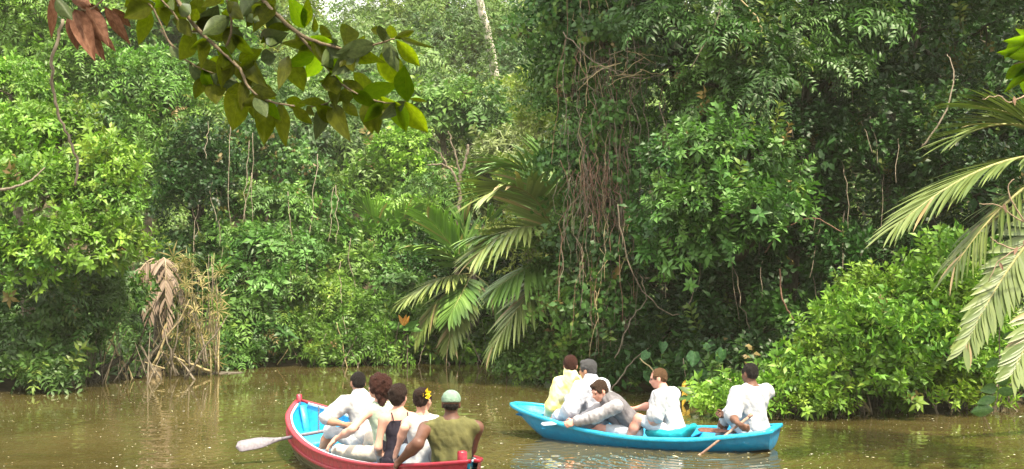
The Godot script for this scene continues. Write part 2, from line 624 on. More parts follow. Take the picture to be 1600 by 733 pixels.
func forest() -> void:
	var LIME := look(["rosette1", "twig1", "rosette2"], Color(.08, .175, .02), Color(.21, .38, .042), {"young": .12})
	var MID := look(["twig1", "rosette1", "pinnate1"], Color(.045, .11, .015), Color(.15, .3, .042))
	var BLUE := look(["pinnate1", "broad1", "twig2"], Color(.045, .12, .024), Color(.135, .27, .05))
	var DARK := look(["twig1", "twig2", "vine1"], Color(.012, .038, .008), Color(.04, .112, .019))  # leaf greens lowered so that the colour carries the shade of deep-set trees
	var VINE := look(["vine1", "vine2", "twig2"], Color(.03, .085, .016), Color(.1, .22, .045), {"hang": .45})
	var PALE := look(["fine1", "fine2", "twig1"], Color(.13, .19, .03), Color(.33, .4, .07))
	var OLIVE := look(["fine1", "twig2", "strap1"], Color(.08, .11, .03), Color(.18, .22, .07))
	# the far forest
	var far := {"rc": 1.0, "sc": 1.9, "per": 13, "trunk": .3}
	var g := "tall trees far behind the bend of the river"
	var w := PALE.duplicate(); w.merge(far, true)
	grow("forest_tree", "pale feathery treetop left of the gap of white sky", "tree", g, 410, 56, w, [[420, 20, 56, 60, 60], [375, 80, 54, 65, 55], [440, 120, 55, 60, 50], [400, -60, 56, 60, 60]])
	grow("forest_tree", "tall thin crowned tree just right of the gap of white sky", "tree", g, 590, 60, w, [[600, 50, 60, 70, 45], [545, 110, 58, 70, 55], [650, 100, 60, 60, 50], [620, -40, 62, 70, 50]])
	grow("forest_tree", "yellowish far tree left of the pale bare trunk", "tree", g, 700, 62, w, [[690, 25, 62, 60, 60], [715, 110, 60, 65, 60], [655, 150, 58, 60, 45], [700, -80, 62, 70, 60]])
	grow("forest_tree", "yellow green far tree right of the pale bare trunk", "tree", g, 820, 58, w, [[805, 40, 58, 65, 70], [845, 110, 58, 60, 70], [790, 150, 57, 55, 50], [820, -80, 58, 80, 70]])
	w = MID.duplicate(); w.merge(far, true)
	grow("forest_tree", "large mid green tree above the overhanging branch, at the top left", "tree", g, 290, 46, w, [[300, 40, 46, 90, 65], [230, 30, 46, 75, 60], [345, 120, 45, 70, 60], [260, -80, 46, 110, 70]])
	grow("forest_tree", "large mid green tree behind the brown withered leaves", "tree", g, 100, 42, w, [[120, 20, 42, 100, 60], [30, 30, 42, 80, 60], [180, 80, 42, 70, 60], [80, -90, 42, 130, 70]])
	grow("forest_tree", "dark far tree framing the sky gap from below", "tree", g, 490, 66, w, [[485, 90, 66, 80, 45], [520, 70, 68, 50, 35], [440, 95, 66, 50, 45]])
	# the middle distance
	g = "trees of the middle distance across the river"
	var mid := {"rc": .7, "sc": 1.35, "per": 14, "trunk": .2}
	w = MID.duplicate(); w.merge(mid, true)
	grow("forest_tree", "shady mid green tree below the tip of the overhanging branch", "tree", g, 480, 42, w, [[480, 180, 42, 75, 60], [430, 240, 41, 60, 50], [530, 240, 41, 55, 45]])
	grow("forest_tree", "leafy tree left of the bare forked trunk", "tree", g, 590, 43, w, [[590, 175, 43, 65, 50], [560, 230, 42, 55, 40], [620, 300, 41, 60, 40]])
	w = PALE.duplicate(); w.merge(mid, true)
	grow("forest_tree", "pale round tree behind the foot of the pale trunk", "tree", g, 790, 44, w, [[790, 190, 44, 65, 55], [840, 210, 43, 50, 60], [770, 260, 42, 60, 40]])
	grow("forest_tree", "light green tree under the middle of the branch of big leaves", "tree", g, 340, 40, w, [[340, 200, 40, 70, 60], [390, 240, 40, 50, 50]])
	w = BLUE.duplicate(); w.merge(mid, true); w.per = 16
	grow("forest_tree", "round bluish green crown above the bare forked trunk", "tree", g, 710, 38, w, [[690, 155, 38, 55, 30], [740, 170, 38, 50, 35], [660, 190, 38, 45, 30], [770, 215, 38, 40, 40]])
	w = LIME.duplicate(); w.merge(mid, true); w.per = 18
	grow("forest_tree", "compact light green rounded crown left of the bare forked trunk", "tree", g, 610, 35, w, [[612, 250, 35, 48, 42], [585, 285, 35, 40, 30], [640, 225, 35, 35, 25]])
	w = OLIVE.duplicate(); w.merge(mid, true)
	grow("forest_tree", "greyish olive thicket under the pale bare trunk", "tree", g, 790, 33, w, [[790, 250, 33, 60, 35], [760, 300, 33, 50, 35], [830, 230, 34, 40, 45], [730, 330, 33, 40, 40]])
	w = MID.duplicate(); w.merge({"rc": .6, "sc": 1.15, "per": 15, "trunk": .16}, true)
	g = "trees rising behind the far bank"
	grow("forest_tree", "mid green tree behind the bare hanging stem at the upper left", "tree", g, 110, 29, w, [[90, 90, 29, 80, 55], [40, 140, 28, 60, 50], [160, 140, 29, 60, 50], [120, 190, 28, 70, 40], [60, 20, 29, 80, 50]])
	grow("forest_tree", "leafy tree between the dark climber clad trunk and the left bank tree", "tree", g, 230, 30, w, [[240, 140, 30, 60, 55], [210, 210, 29, 55, 50], [290, 190, 30, 50, 50], [230, 280, 28.5, 45, 50]])
	w = VINE.duplicate(); w.merge({"rc": .6, "sc": 1.15, "per": 15, "trunk": .16, "dry": .05}, true)
	grow("forest_tree", "tree hung with dry creepers below the biggest overhanging leaf", "tree", g, 400, 30, w, [[400, 240, 30, 55, 50], [440, 280, 30, 50, 50], [365, 300, 30, 45, 45], [480, 320, 30, 50, 40]])
	w = MID.duplicate(); w.merge({"rc": .6, "sc": 1.15, "per": 15, "trunk": .14}, true)
	grow("forest_tree", "leafy tree between the two small palms and the bare forked trunk", "tree", g, 650, 31, w, [[640, 350, 31, 55, 40], [680, 300, 32, 50, 40], [600, 390, 30, 45, 35], [690, 400, 30, 45, 40]])
	w = PALE.duplicate(); w.merge({"rc": .6, "sc": 1.1, "per": 15, "trunk": .14, "young": .1}, true)
	grow("forest_tree", "light leafy tree at the left edge of the climber curtain", "tree", g, 835, 27, w, [[840, 180, 27, 40, 60], [830, 270, 26, 40, 50], [850, 350, 26, 40, 50], [800, 380, 27, 40, 40]])
	# the far bank
	g = "trees and shrubs along the far bank"
	w = DARK.duplicate(); w.merge({"rc": .45, "per": 14, "trunk": .17, "hang": .3, "bark": M.dark_bark}, true)
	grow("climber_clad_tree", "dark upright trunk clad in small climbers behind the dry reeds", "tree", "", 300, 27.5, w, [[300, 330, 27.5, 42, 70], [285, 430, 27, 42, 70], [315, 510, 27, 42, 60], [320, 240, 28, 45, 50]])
	w = BLUE.duplicate(); w.merge({"rc": .5, "per": 16, "trunk": .12, "up": .75}, true)
	grow("tiered_tree", "tree with tiers of drooping blue green leaves right of the dry reeds", "tree", g, 400, 27, w, [[420, 320, 28, 60, 30], [375, 370, 27.5, 50, 30], [435, 385, 27, 60, 30], [390, 440, 26.6, 60, 35], [450, 450, 26.6, 45, 30], [370, 510, 26, 45, 40], [420, 520, 26, 40, 35], [345, 560, 25.3, 35, 18]])
	w = MID.duplicate(); w.merge({"rc": .45, "per": 16, "trunk": .1, "up": .7, "young": .1}, true)
	grow("overhanging_shrub", "bright green shrub leaning low over the water left of the red tipped plant", "shrub", g, 520, 27.3, w, [[500, 465, 27.2, 60, 28], [555, 490, 27, 60, 30], [480, 520, 26.5, 45, 25], [530, 535, 26.2, 55, 22], [585, 535, 26.4, 40, 25]])
	w = BLUE.duplicate(); w.merge({"rc": .45, "per": 16, "trunk": .1, "up": .5}, true)
	grow("forest_tree", "blue green tree below the small pale palm fronds on the far bank", "tree", g, 530, 29, w, [[510, 390, 29, 50, 40], [560, 420, 28.5, 50, 35], [480, 430, 28.5, 40, 30], [610, 450, 28, 40, 30]])
	w = LIME.duplicate(); w.merge({"rc": .4, "per": 14, "trunk": .06, "kinds": ["broad1", "rosette1", "strap1"]}, true)
	grow("shrub", "broad leaved shrub around the red tipped plant", "shrub", g, 620, 27.6, w, [[600, 490, 27.5, 35, 30], [640, 545, 27, 50, 18], [670, 500, 27.8, 30, 35]])
	grow("shrub", "low light green shrub at the waterline below the big palm", "shrub", g, 735, 27.6, w, [[735, 550, 27.3, 45, 18], [770, 530, 27.4, 30, 25], [700, 560, 27.2, 30, 10]])
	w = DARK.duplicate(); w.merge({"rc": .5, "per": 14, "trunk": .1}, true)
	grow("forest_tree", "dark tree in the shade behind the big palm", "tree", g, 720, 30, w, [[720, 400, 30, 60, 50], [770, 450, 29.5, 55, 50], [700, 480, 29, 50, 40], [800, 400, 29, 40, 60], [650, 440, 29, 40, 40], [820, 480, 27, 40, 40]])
	# the left bank
	w = LIME.duplicate(); w.merge({"rc": .42, "per": 16, "trunk": .16, "up": .6, "dens": 1.1}, true)
	grow("bank_tree", "bright leafy tree bulging over the water on the left bank", "tree", "", 60, 22, w, [[40, 230, 21, 65, 50], [110, 215, 21.5, 55, 40], [150, 270, 20.6, 60, 38], [70, 310, 20, 75, 40], [170, 320, 20.4, 55, 35], [110, 370, 19.8, 70, 35], [30, 390, 19.6, 60, 40], [185, 385, 20.2, 35, 30], [20, 150, 22, 55, 50]])
	w = MID.duplicate(); w.merge({"rc": .42, "per": 13, "trunk": .1, "a": Color(.03, .075, .015), "b": Color(.08, .16, .03), "dens": .8, "bark": M.dark_bark}, true)  # greens darkened here: the shade under the bright tree is in the leaf colour
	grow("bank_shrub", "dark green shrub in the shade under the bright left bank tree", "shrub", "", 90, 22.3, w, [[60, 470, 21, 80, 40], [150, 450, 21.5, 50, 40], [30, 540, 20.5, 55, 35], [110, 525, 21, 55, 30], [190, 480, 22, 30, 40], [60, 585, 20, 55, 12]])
	# the right bank
	w = VINE.duplicate(); w.merge({"rc": .42, "per": 15, "trunk": .28, "dens": 1.0, "tip": at(920, -150, 22)}, true)
	grow("climber_curtain_tree", "tall tree hidden under a curtain of climbers and lianas right of the palms", "tree", "", 930, 22.5, w, [[880, 40, 21.5, 60, 60], [950, 80, 21, 65, 60], [880, 150, 21.3, 45, 60], [940, 190, 20.8, 60, 50], [900, 270, 21, 45, 55], [960, 300, 20.7, 40, 55], [900, 380, 21, 45, 50], [950, 410, 20.5, 45, 50], [915, 480, 20.6, 55, 45], [975, 500, 20.3, 45, 40], [920, -60, 21.5, 120, 60]])
	w = LIME.duplicate(); w.merge({"rc": .36, "per": 15, "trunk": 0.0, "kinds": ["vine1", "vine2", "fine1"], "sc": .8, "a": Color(.06, .14, .02), "b": Color(.16, .29, .05)}, true)
	grow("climber_mound", "mound of small leaved climbers spilling over the water at the river bend", "climber", "", 860, 22.5, w, [[840, 530, 22, 50, 40], [885, 490, 22, 40, 45], [800, 575, 22, 38, 18], [860, 575, 21.6, 45, 22], [905, 560, 21.4, 35, 28]])
	w = MID.duplicate(); w.merge({"rc": .45, "per": 15, "trunk": .22, "up": .65, "kinds": ["rosette1", "twig2", "rosette2"], "patchy": .5, "dens": .8, "young": .02, "a": Color(.03, .09, .015), "b": Color(.12, .255, .05), "tip": at(1150, -100, 19.5), "bark": M.dark_bark}, true)
	grow("bank_tree", "tree with one large bright bough standing out of the dark right bank", "tree", "", 1130, 20.8, w, [[1050, 265, 17.8, 45, 35], [1110, 235, 17.6, 60, 35], [1180, 240, 17.6, 50, 35], [1070, 320, 17.5, 50, 35], [1140, 310, 17.3, 65, 35], [1205, 310, 17.8, 40, 35], [1100, 370, 17.8, 50, 28], [1180, 375, 17.9, 50, 28], [1030, 370, 18.6, 30, 30]])
	w = MID.duplicate(); w.merge({"rc": .5, "per": 13, "trunk": .14, "up": .6, "kinds": ["pinnate1", "twig1", "pinnate2"], "a": Color(.028, .075, .014), "b": Color(.085, .19, .04), "dens": .7, "tip": at(1250, -200, 20), "bark": M.dark_bark}, true)
	grow("canopy_tree", "high tree whose leafy boughs fill the top right centre", "tree", "", 1230, 22, w, [[1060, 40, 19, 65, 45], [1150, 70, 18.6, 70, 40], [1240, 30, 18.6, 75, 40], [1100, 130, 18.8, 55, 35], [1200, 140, 18.4, 55, 35], [1300, 110, 18.8, 60, 35], [1340, 40, 19, 55, 40], [1120, -80, 19, 120, 60], [1300, -90, 19, 120, 60], [1200, -230, 19.5, 260, 90, 2.5], [1100, -380, 19.5, 260, 90, 2.5]])  # the highest crown lobes are out of view, placed to shade the bank
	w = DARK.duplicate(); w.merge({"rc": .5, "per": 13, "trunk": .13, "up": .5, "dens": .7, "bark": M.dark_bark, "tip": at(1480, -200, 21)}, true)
	grow("canopy_tree", "dark tree over the palm fronds at the top right", "tree", "", 1450, 22.5, w, [[1430, 50, 20, 80, 45], [1540, 40, 19.5, 70, 50], [1400, 140, 20, 60, 40], [1500, 130, 20.5, 60, 35], [1590, 130, 19, 40, 50], [1450, -80, 20, 130, 60], [1600, -100, 19, 130, 70], [1450, -230, 19.5, 260, 90, 2.5], [1500, -400, 19.5, 300, 90, 2.5]])  # its topmost lobes are unseen and placed to darken the bank beneath
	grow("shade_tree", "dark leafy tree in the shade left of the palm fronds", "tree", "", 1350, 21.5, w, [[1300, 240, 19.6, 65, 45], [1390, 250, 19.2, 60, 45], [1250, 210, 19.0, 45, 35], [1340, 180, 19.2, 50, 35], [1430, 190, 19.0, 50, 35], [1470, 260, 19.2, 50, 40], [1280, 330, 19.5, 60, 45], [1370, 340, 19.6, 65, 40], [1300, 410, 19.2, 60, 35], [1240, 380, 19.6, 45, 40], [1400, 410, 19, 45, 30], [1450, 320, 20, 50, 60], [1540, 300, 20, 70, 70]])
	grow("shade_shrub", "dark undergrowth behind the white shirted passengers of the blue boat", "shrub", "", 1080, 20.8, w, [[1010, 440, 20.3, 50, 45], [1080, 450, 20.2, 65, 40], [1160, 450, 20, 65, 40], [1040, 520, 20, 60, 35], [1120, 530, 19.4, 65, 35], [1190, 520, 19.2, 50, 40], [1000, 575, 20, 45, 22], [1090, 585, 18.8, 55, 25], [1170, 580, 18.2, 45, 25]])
	w = DARK.duplicate(); w.merge({"rc": .9, "per": 14, "sc": 1.7, "trunk": .3, "dens": .9, "kinds": ["broad1", "twig1", "vine1"], "bark": M.dark_bark}, true)  # backing trees for the gaps, their deep shade put into the leaf colour
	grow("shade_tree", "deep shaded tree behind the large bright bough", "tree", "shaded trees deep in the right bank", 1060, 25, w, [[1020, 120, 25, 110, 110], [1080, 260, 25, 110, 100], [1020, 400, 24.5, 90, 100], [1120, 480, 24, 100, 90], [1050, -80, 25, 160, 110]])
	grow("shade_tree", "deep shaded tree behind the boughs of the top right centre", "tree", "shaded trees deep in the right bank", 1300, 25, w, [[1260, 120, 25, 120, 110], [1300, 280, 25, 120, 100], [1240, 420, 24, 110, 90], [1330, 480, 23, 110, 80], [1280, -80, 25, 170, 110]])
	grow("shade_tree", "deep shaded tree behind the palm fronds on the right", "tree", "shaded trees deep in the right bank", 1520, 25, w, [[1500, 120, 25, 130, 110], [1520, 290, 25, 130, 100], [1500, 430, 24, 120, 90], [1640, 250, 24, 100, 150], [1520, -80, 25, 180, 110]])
	w = LIME.duplicate(); w.merge({"rc": .38, "per": 16, "trunk": .07, "up": .55, "dens": 1.1, "kinds": ["twig1", "rosette1", "twig2"], "sc": .9}, true)
	grow("bank_shrub", "broad sunlit green shrub on the right bank beside the palm", "shrub", "", 1400, 17.8, w, [[1345, 462, 17.4, 40, 22], [1400, 468, 17.2, 55, 30], [1315, 508, 16.9, 60, 28], [1390, 520, 16.5, 70, 38], [1470, 480, 17, 55, 45], [1480, 555, 16.6, 60, 35], [1300, 560, 16.6, 55, 30], [1380, 585, 16.3, 60, 28], [1560, 530, 17, 50, 45], [1480, 410, 17.6, 35, 24], [1540, 430, 17.6, 45, 40], [1460, 610, 16.8, 60, 18], [1560, 600, 17.2, 50, 20]])
	grow("bank_shrub", "low fresh green shrub just behind the stern of the blue boat", "shrub", "", 1200, 16.8, w, [[1125, 638, 16, 26, 9], [1175, 632, 16.1, 38, 12], [1235, 610, 16.3, 38, 22], [1260, 628, 16.1, 40, 12]])

# ---------------------------------------------------------------- palms
func blade(st: SurfaceTool, o: Vector3, d: Vector3, n: Vector3, l: float, w: float, sag: float, c: Color, segs := 5) -> void:   # one leaflet, folded along its middle
	var p := o
	var prev := []
	var step := l / segs
	for i in segs + 1:
		var t := float(i) / segs
		var ww := w * (.35 + 1.3 * t) if t < .35 else w * .8 * (1.0 - pow((t - .35) / .65, 2.2)) + .001
		var side := d.cross(n).normalized()
		var up := side.cross(d).normalized()
		var cur := [p + side * ww * .5 + up * ww * .16, p, p - side * ww * .5 + up * ww * .16]
		if i > 0:
			var q := .9 + .2 * t
			st.set_color(Color(c.r * q, c.g * q, c.b * q))
			quad(st, prev[0], cur[0], cur[1], prev[1])
			st.set_color(Color(c.r * q * .9, c.g * q * .92, c.b * q * .9))
			quad(st, prev[1], cur[1], cur[2], prev[2])
		prev = cur
		p += d * step
		d = (d - Vector3(0, sag * step / l * (.4 + t), 0)).normalized()

func frond(parent: Node3D, a: Vector3, b: Vector3, c: Vector3, n: int, ll: float, lw: float, o := {}) -> void:   # rachis along a bend from a over b to c, in world axes
	var base := parent.position
	var pts := PackedVector3Array()
	for i in 15:
		var t := i / 14.0
		pts.append(a.lerp(b, t).lerp(b.lerp(c, t), t) - base)
	var st := begin()
	tube(st, pts, o.get("r", .022), .004, 6)
	var fr := part("frond", done(st), o.get("stem", M.frond_stem), parent)
	var mat: Material = o.get("mat", M.frond)
	var ca: Color = o.get("a", Color(.12, .19, .05))
	var cb: Color = o.get("b", Color(.26, .31, .12))
	var hang: float = o.get("hang", .3)
	var joined := begin()
	var first: float = o.get("from", .12)
	var rollv: Vector3 = o.get("up", Vector3.UP)
	for i in n:
		var t := first + (1.0 - first) * (i + .5) / n
		var k := mini(int(t * 14), 13)
		var p := pts[k].lerp(pts[k + 1], t * 14 - k)
		var tan := (pts[k + 1] - pts[k]).normalized()
		var side := tan.cross(rollv).normalized()
		var up := side.cross(tan).normalized()
		for s in [-1.0, 1.0]:
			if rng.randf() < o.get("gap", .04): continue
			var f := .35 + .65 * sin(PI * clampf(.12 + t * .8, 0, 1))
			var sweep: float = lerpf(.35, 1.6, t) + R(-.12, .12) + o.get("sweep", 0.0)
			var d: Vector3 = (side * s + tan * sweep + up * R(.0, .25) - Vector3(0, hang * R(.6, 1.4), 0)).normalized()
			var cc := ca.lerp(cb, R(0, 1))
			if rng.randf() < o.get("dry", .03): cc = Color(.32, .24, .12)
			var l := ll * f * R(.85, 1.1)
			if o.get("apart", false):
				var one := begin()
				blade(one, p, d, up, l, lw * R(.8, 1.15), o.get("sag", .8), cc)
				part("leaflet", done(one), mat, fr)
			else:
				blade(joined, p, d, up, l, lw * R(.8, 1.15), o.get("sag", .45), cc, 4)
	if not o.get("apart", false):
		tag(part("leaflet_rows", done(joined), mat, fr), "", "", "", "stuff")

func palm(called: String, label: String, base: Vector3, crown: Vector3, r: float) -> Node3D:
	rng.seed = hash(label)
	var t := thing(called, base, label, "palm")
	var st := begin()
	tube(st, curve(Vector3(0, -.3, 0), crown - base, 8, .03), r, r * .7, 10, .08)
	part("trunk", done(st), M.bark, t)
	return t

func palms() -> void:
	M.frond_stem = grain(col(.2, .2, .07), col(.34, .31, .14), Vector3(3, 3, 3), .6)
	M.dry_stem = grain(col(.25, .19, .12), col(.4, .32, .22), Vector3(3, 3, 3), .8)
	var G := {"a": Color(.1, .21, .04), "b": Color(.19, .32, .07)}
	var Y := {"a": Color(.13, .19, .045), "b": Color(.27, .32, .1), "dry": .08}
	# the big palm of the far bank
	var c := at(738, 428, 27.2)
	var p := palm("bank_palm", "feather palm with green and bleached fronds in the middle of the far bank", ground(745, 28.2), c, .14)
	frond(p, c, at(705, 380, 27.2), at(668, 340, 26.4), 29, 1.30, 0.125, G.merged({"hang": .0}))
	frond(p, c, at(700, 385, 26.6), at(645, 385, 26.2), 29, 1.10, 0.118, G.merged({"hang": .25}))
	frond(p, c, at(690, 425, 26.6), at(632, 470, 26.2), 32, 0.98, 0.111, Y.merged({"hang": .3}))
	frond(p, c, at(690, 450, 26.8), at(650, 525, 26.4), 29, 1.04, 0.118, Y.merged({"hang": .5, "a": Color(.2, .19, .1), "b": Color(.34, .32, .2)}))
	frond(p, c, at(720, 450, 26.4), at(703, 540, 26.2), 29, 0.98, 0.133, Y.merged({"hang": .4}))
	frond(p, c, at(720, 460, 26.2), at(700, 500, 26.0), 20, 0.78, 0.147, G.merged({"hang": .3, "b": Color(.2, .36, .1)}))
	frond(p, c, at(752, 380, 27.6), at(770, 340, 27.4), 26, 1.17, 0.118, G.merged({"hang": .1}))
	frond(p, c, at(730, 390, 27.8), at(720, 340, 27.6), 26, 1.17, 0.118, G.merged({"hang": .0}))
	frond(p, c, at(780, 450, 27.0), at(800, 520, 26.6), 26, 1.04, 0.118, G.merged({"hang": .5}))
	# the taller palm before the climber curtain
	c = at(880, 400, 22.8)
	p = palm("bank_palm", "tall feather palm with pale yellowish fronds against the climber curtain", ground(890, 23.2), c, .15)
	frond(p, c, at(835, 255, 21.8), at(762, 305, 21.2), 38, 1.62, 0.125, Y.merged({"hang": .15}))
	frond(p, c, at(840, 310, 21.6), at(750, 395, 21), 38, 1.43, 0.118, Y.merged({"hang": .4}))
	frond(p, c, at(850, 240, 22), at(780, 262, 21.8), 35, 1.43, 0.125, G.merged({"hang": .2}))
	frond(p, c, at(830, 350, 21.8), at(736, 372, 21.6), 32, 1.17, 0.118, G.merged({"hang": .3, "a": Color(.13, .19, .05)}))
	frond(p, c, at(840, 430, 21.4), at(768, 545, 21.2), 35, 1.04, 0.104, Y.merged({"hang": .6, "a": Color(.19, .19, .1), "b": Color(.33, .32, .2)}))
	frond(p, c, at(845, 400, 21.6), at(775, 450, 21.2), 32, 1.17, 0.111, G.merged({"hang": .6}))
	frond(p, c, at(880, 300, 24.4), at(850, 240, 24.6), 29, 1.30, 0.118, G.merged({"hang": .1}))
	# the small palm further back
	c = at(608, 395, 30.5)
	p = palm("bank_palm", "small palm with two upright fronds left of the bare forked trunk", ground(610, 31), c, .1)
	frond(p, c, at(560, 360, 30), at(528, 338, 29.6), 26, 1.30, 0.118, G.merged({"hang": .2, "b": Color(.22, .32, .1)}))
	frond(p, c, at(585, 340, 30), at(566, 318, 30), 26, 1.30, 0.118, G.merged({"hang": .1}))
	frond(p, c, at(620, 350, 30), at(640, 330, 30), 23, 1.17, 0.118, G.merged({"hang": .2}))
	# the near palm at the right edge: every leaflet can be told apart
	c = at(1690, 250, 12.6)
	p = palm("near_palm", "large palm whose long pale fronds reach in from the right edge", ground(1720, 15.5), c, .16)
	var N := {"a": Color(.075, .115, .025), "b": Color(.17, .215, .065), "apart": true, "r": .03, "dry": .04}
	frond(p, c, at(1560, 215, 12.2), at(1402, 352, 11.6), 42, 1.0, .062, N.merged({"hang": .22, "from": .1, "sag": .35, "sweep": .8}))
	frond(p, c, at(1600, 160, 12.7), at(1500, 215, 12.4), 30, 1.0, .06, N.merged({"hang": .08, "sag": .3, "sweep": .8}))
	frond(p, c, at(1620, 175, 12.9), at(1520, 165, 12.8), 24, .9, .06, N.merged({"hang": .05, "sag": .4, "sweep": .8}))
	frond(p, c + Vector3(0, -.1, .1), at(1590, 260, 12), at(1490, 420, 11.8), 36, .75, .05, N.merged({"hang": .5, "sag": .5, "gap": .15}))
	frond(p, c + Vector3(0, -.3, .2), at(1600, 350, 11.8), at(1505, 545, 11.4), 44, .5, .09, N.merged({"hang": .35, "up": Vector3(.3, .5, 1), "gap": .0, "sag": .25}))
	frond(p, c + Vector3(0, -.6, .2), at(1650, 450, 11.8), at(1580, 585, 11.4), 32, .5, .09, N.merged({"hang": .3, "up": Vector3(.2, .5, 1), "gap": .0, "sag": .25}))
	frond(p, c + Vector3(0, -.4, .1), at(1600, 350, 12.2), at(1545, 470, 12.1), 26, .6, .06, N.merged({"hang": .6, "sag": .4}))
	frond(p, c + Vector3(0, -.2, 0), at(1570, 310, 12.6), at(1480, 410, 12.5), 16, .55, .06, N.merged({"hang": .8, "a": Color(.13, .11, .04), "b": Color(.22, .17, .075), "gap": .3}))
	# the withered palm of the left bank
	c = at(252, 408, 23.6)
	p = palm("withered_palm", "withered palm with brown and mauve hanging fronds above the dry reeds", ground(250, 24), c, .12)
	var D := {"mat": M.dry, "stem": M.dry_stem, "a": Color(.13, .09, .06), "b": Color(.29, .22, .175), "hang": .7, "sag": 1.4, "gap": .25}
	frond(p, c, at(262, 385, 23.2), at(258, 470, 22.8), 18, .6, .07, D.merged({"a": Color(.2, .165, .165), "b": Color(.36, .3, .3)}))
	frond(p, c, at(225, 390, 23.2), at(200, 465, 22.9), 18, .6, .06, D)
	frond(p, c, at(240, 420, 23), at(232, 500, 22.8), 16, .5, .06, D)
	frond(p, c, at(215, 410, 23.4), at(212, 440, 23), 14, .5, .06, D.merged({"b": Color(.34, .25, .14)}))
	frond(p, c, at(268, 470, 23), at(258, 525, 22.8), 12, .35, .05, D.merged({"a": Color(.28, .25, .25)}))
	frond(p, c, at(285, 440, 23.6), at(292, 490, 23.4), 14, .5, .06, D.merged({"a": Color(.18, .24, .12), "b": Color(.3, .36, .2)}))
func line(rows: Array, sub := 4, wob := 0.0) -> PackedVector3Array:    # a smooth line through [x, y, distance] points of the photograph
	var c := Curve3D.new()
	var p := []
	for r in rows: p.append(at(r[0], r[1], r[2]))
	for i in p.size():
		var t: Vector3 = (p[mini(i + 1, p.size() - 1)] - p[maxi(i - 1, 0)]) / 6.0
		c.add_point(p[i], -t, t)
	var out := PackedVector3Array()
	for i in p.size() - 1:
		for k in sub: out.append(c.sample(i, float(k) / sub) + (rv() * wob if i + k > 0 else Vector3.ZERO))
	out.append(p[-1])
	return out

func shift(pts: PackedVector3Array, o: Vector3) -> PackedVector3Array:
	var out := PackedVector3Array()
	for p in pts: out.append(p - o)
	return out

func cord(called: String, pts: PackedVector3Array, r0: float, r1: float, mat: Material, label: String, category: String, group := "", sides := 5) -> MeshInstance3D:
	var st := begin()
	tube(st, shift(pts, pts[0]), r0, r1, sides, .08)
	var o := part(called, done(st), mat)
	o.position = pts[0]
	tag(o, label, category, group)
	return o

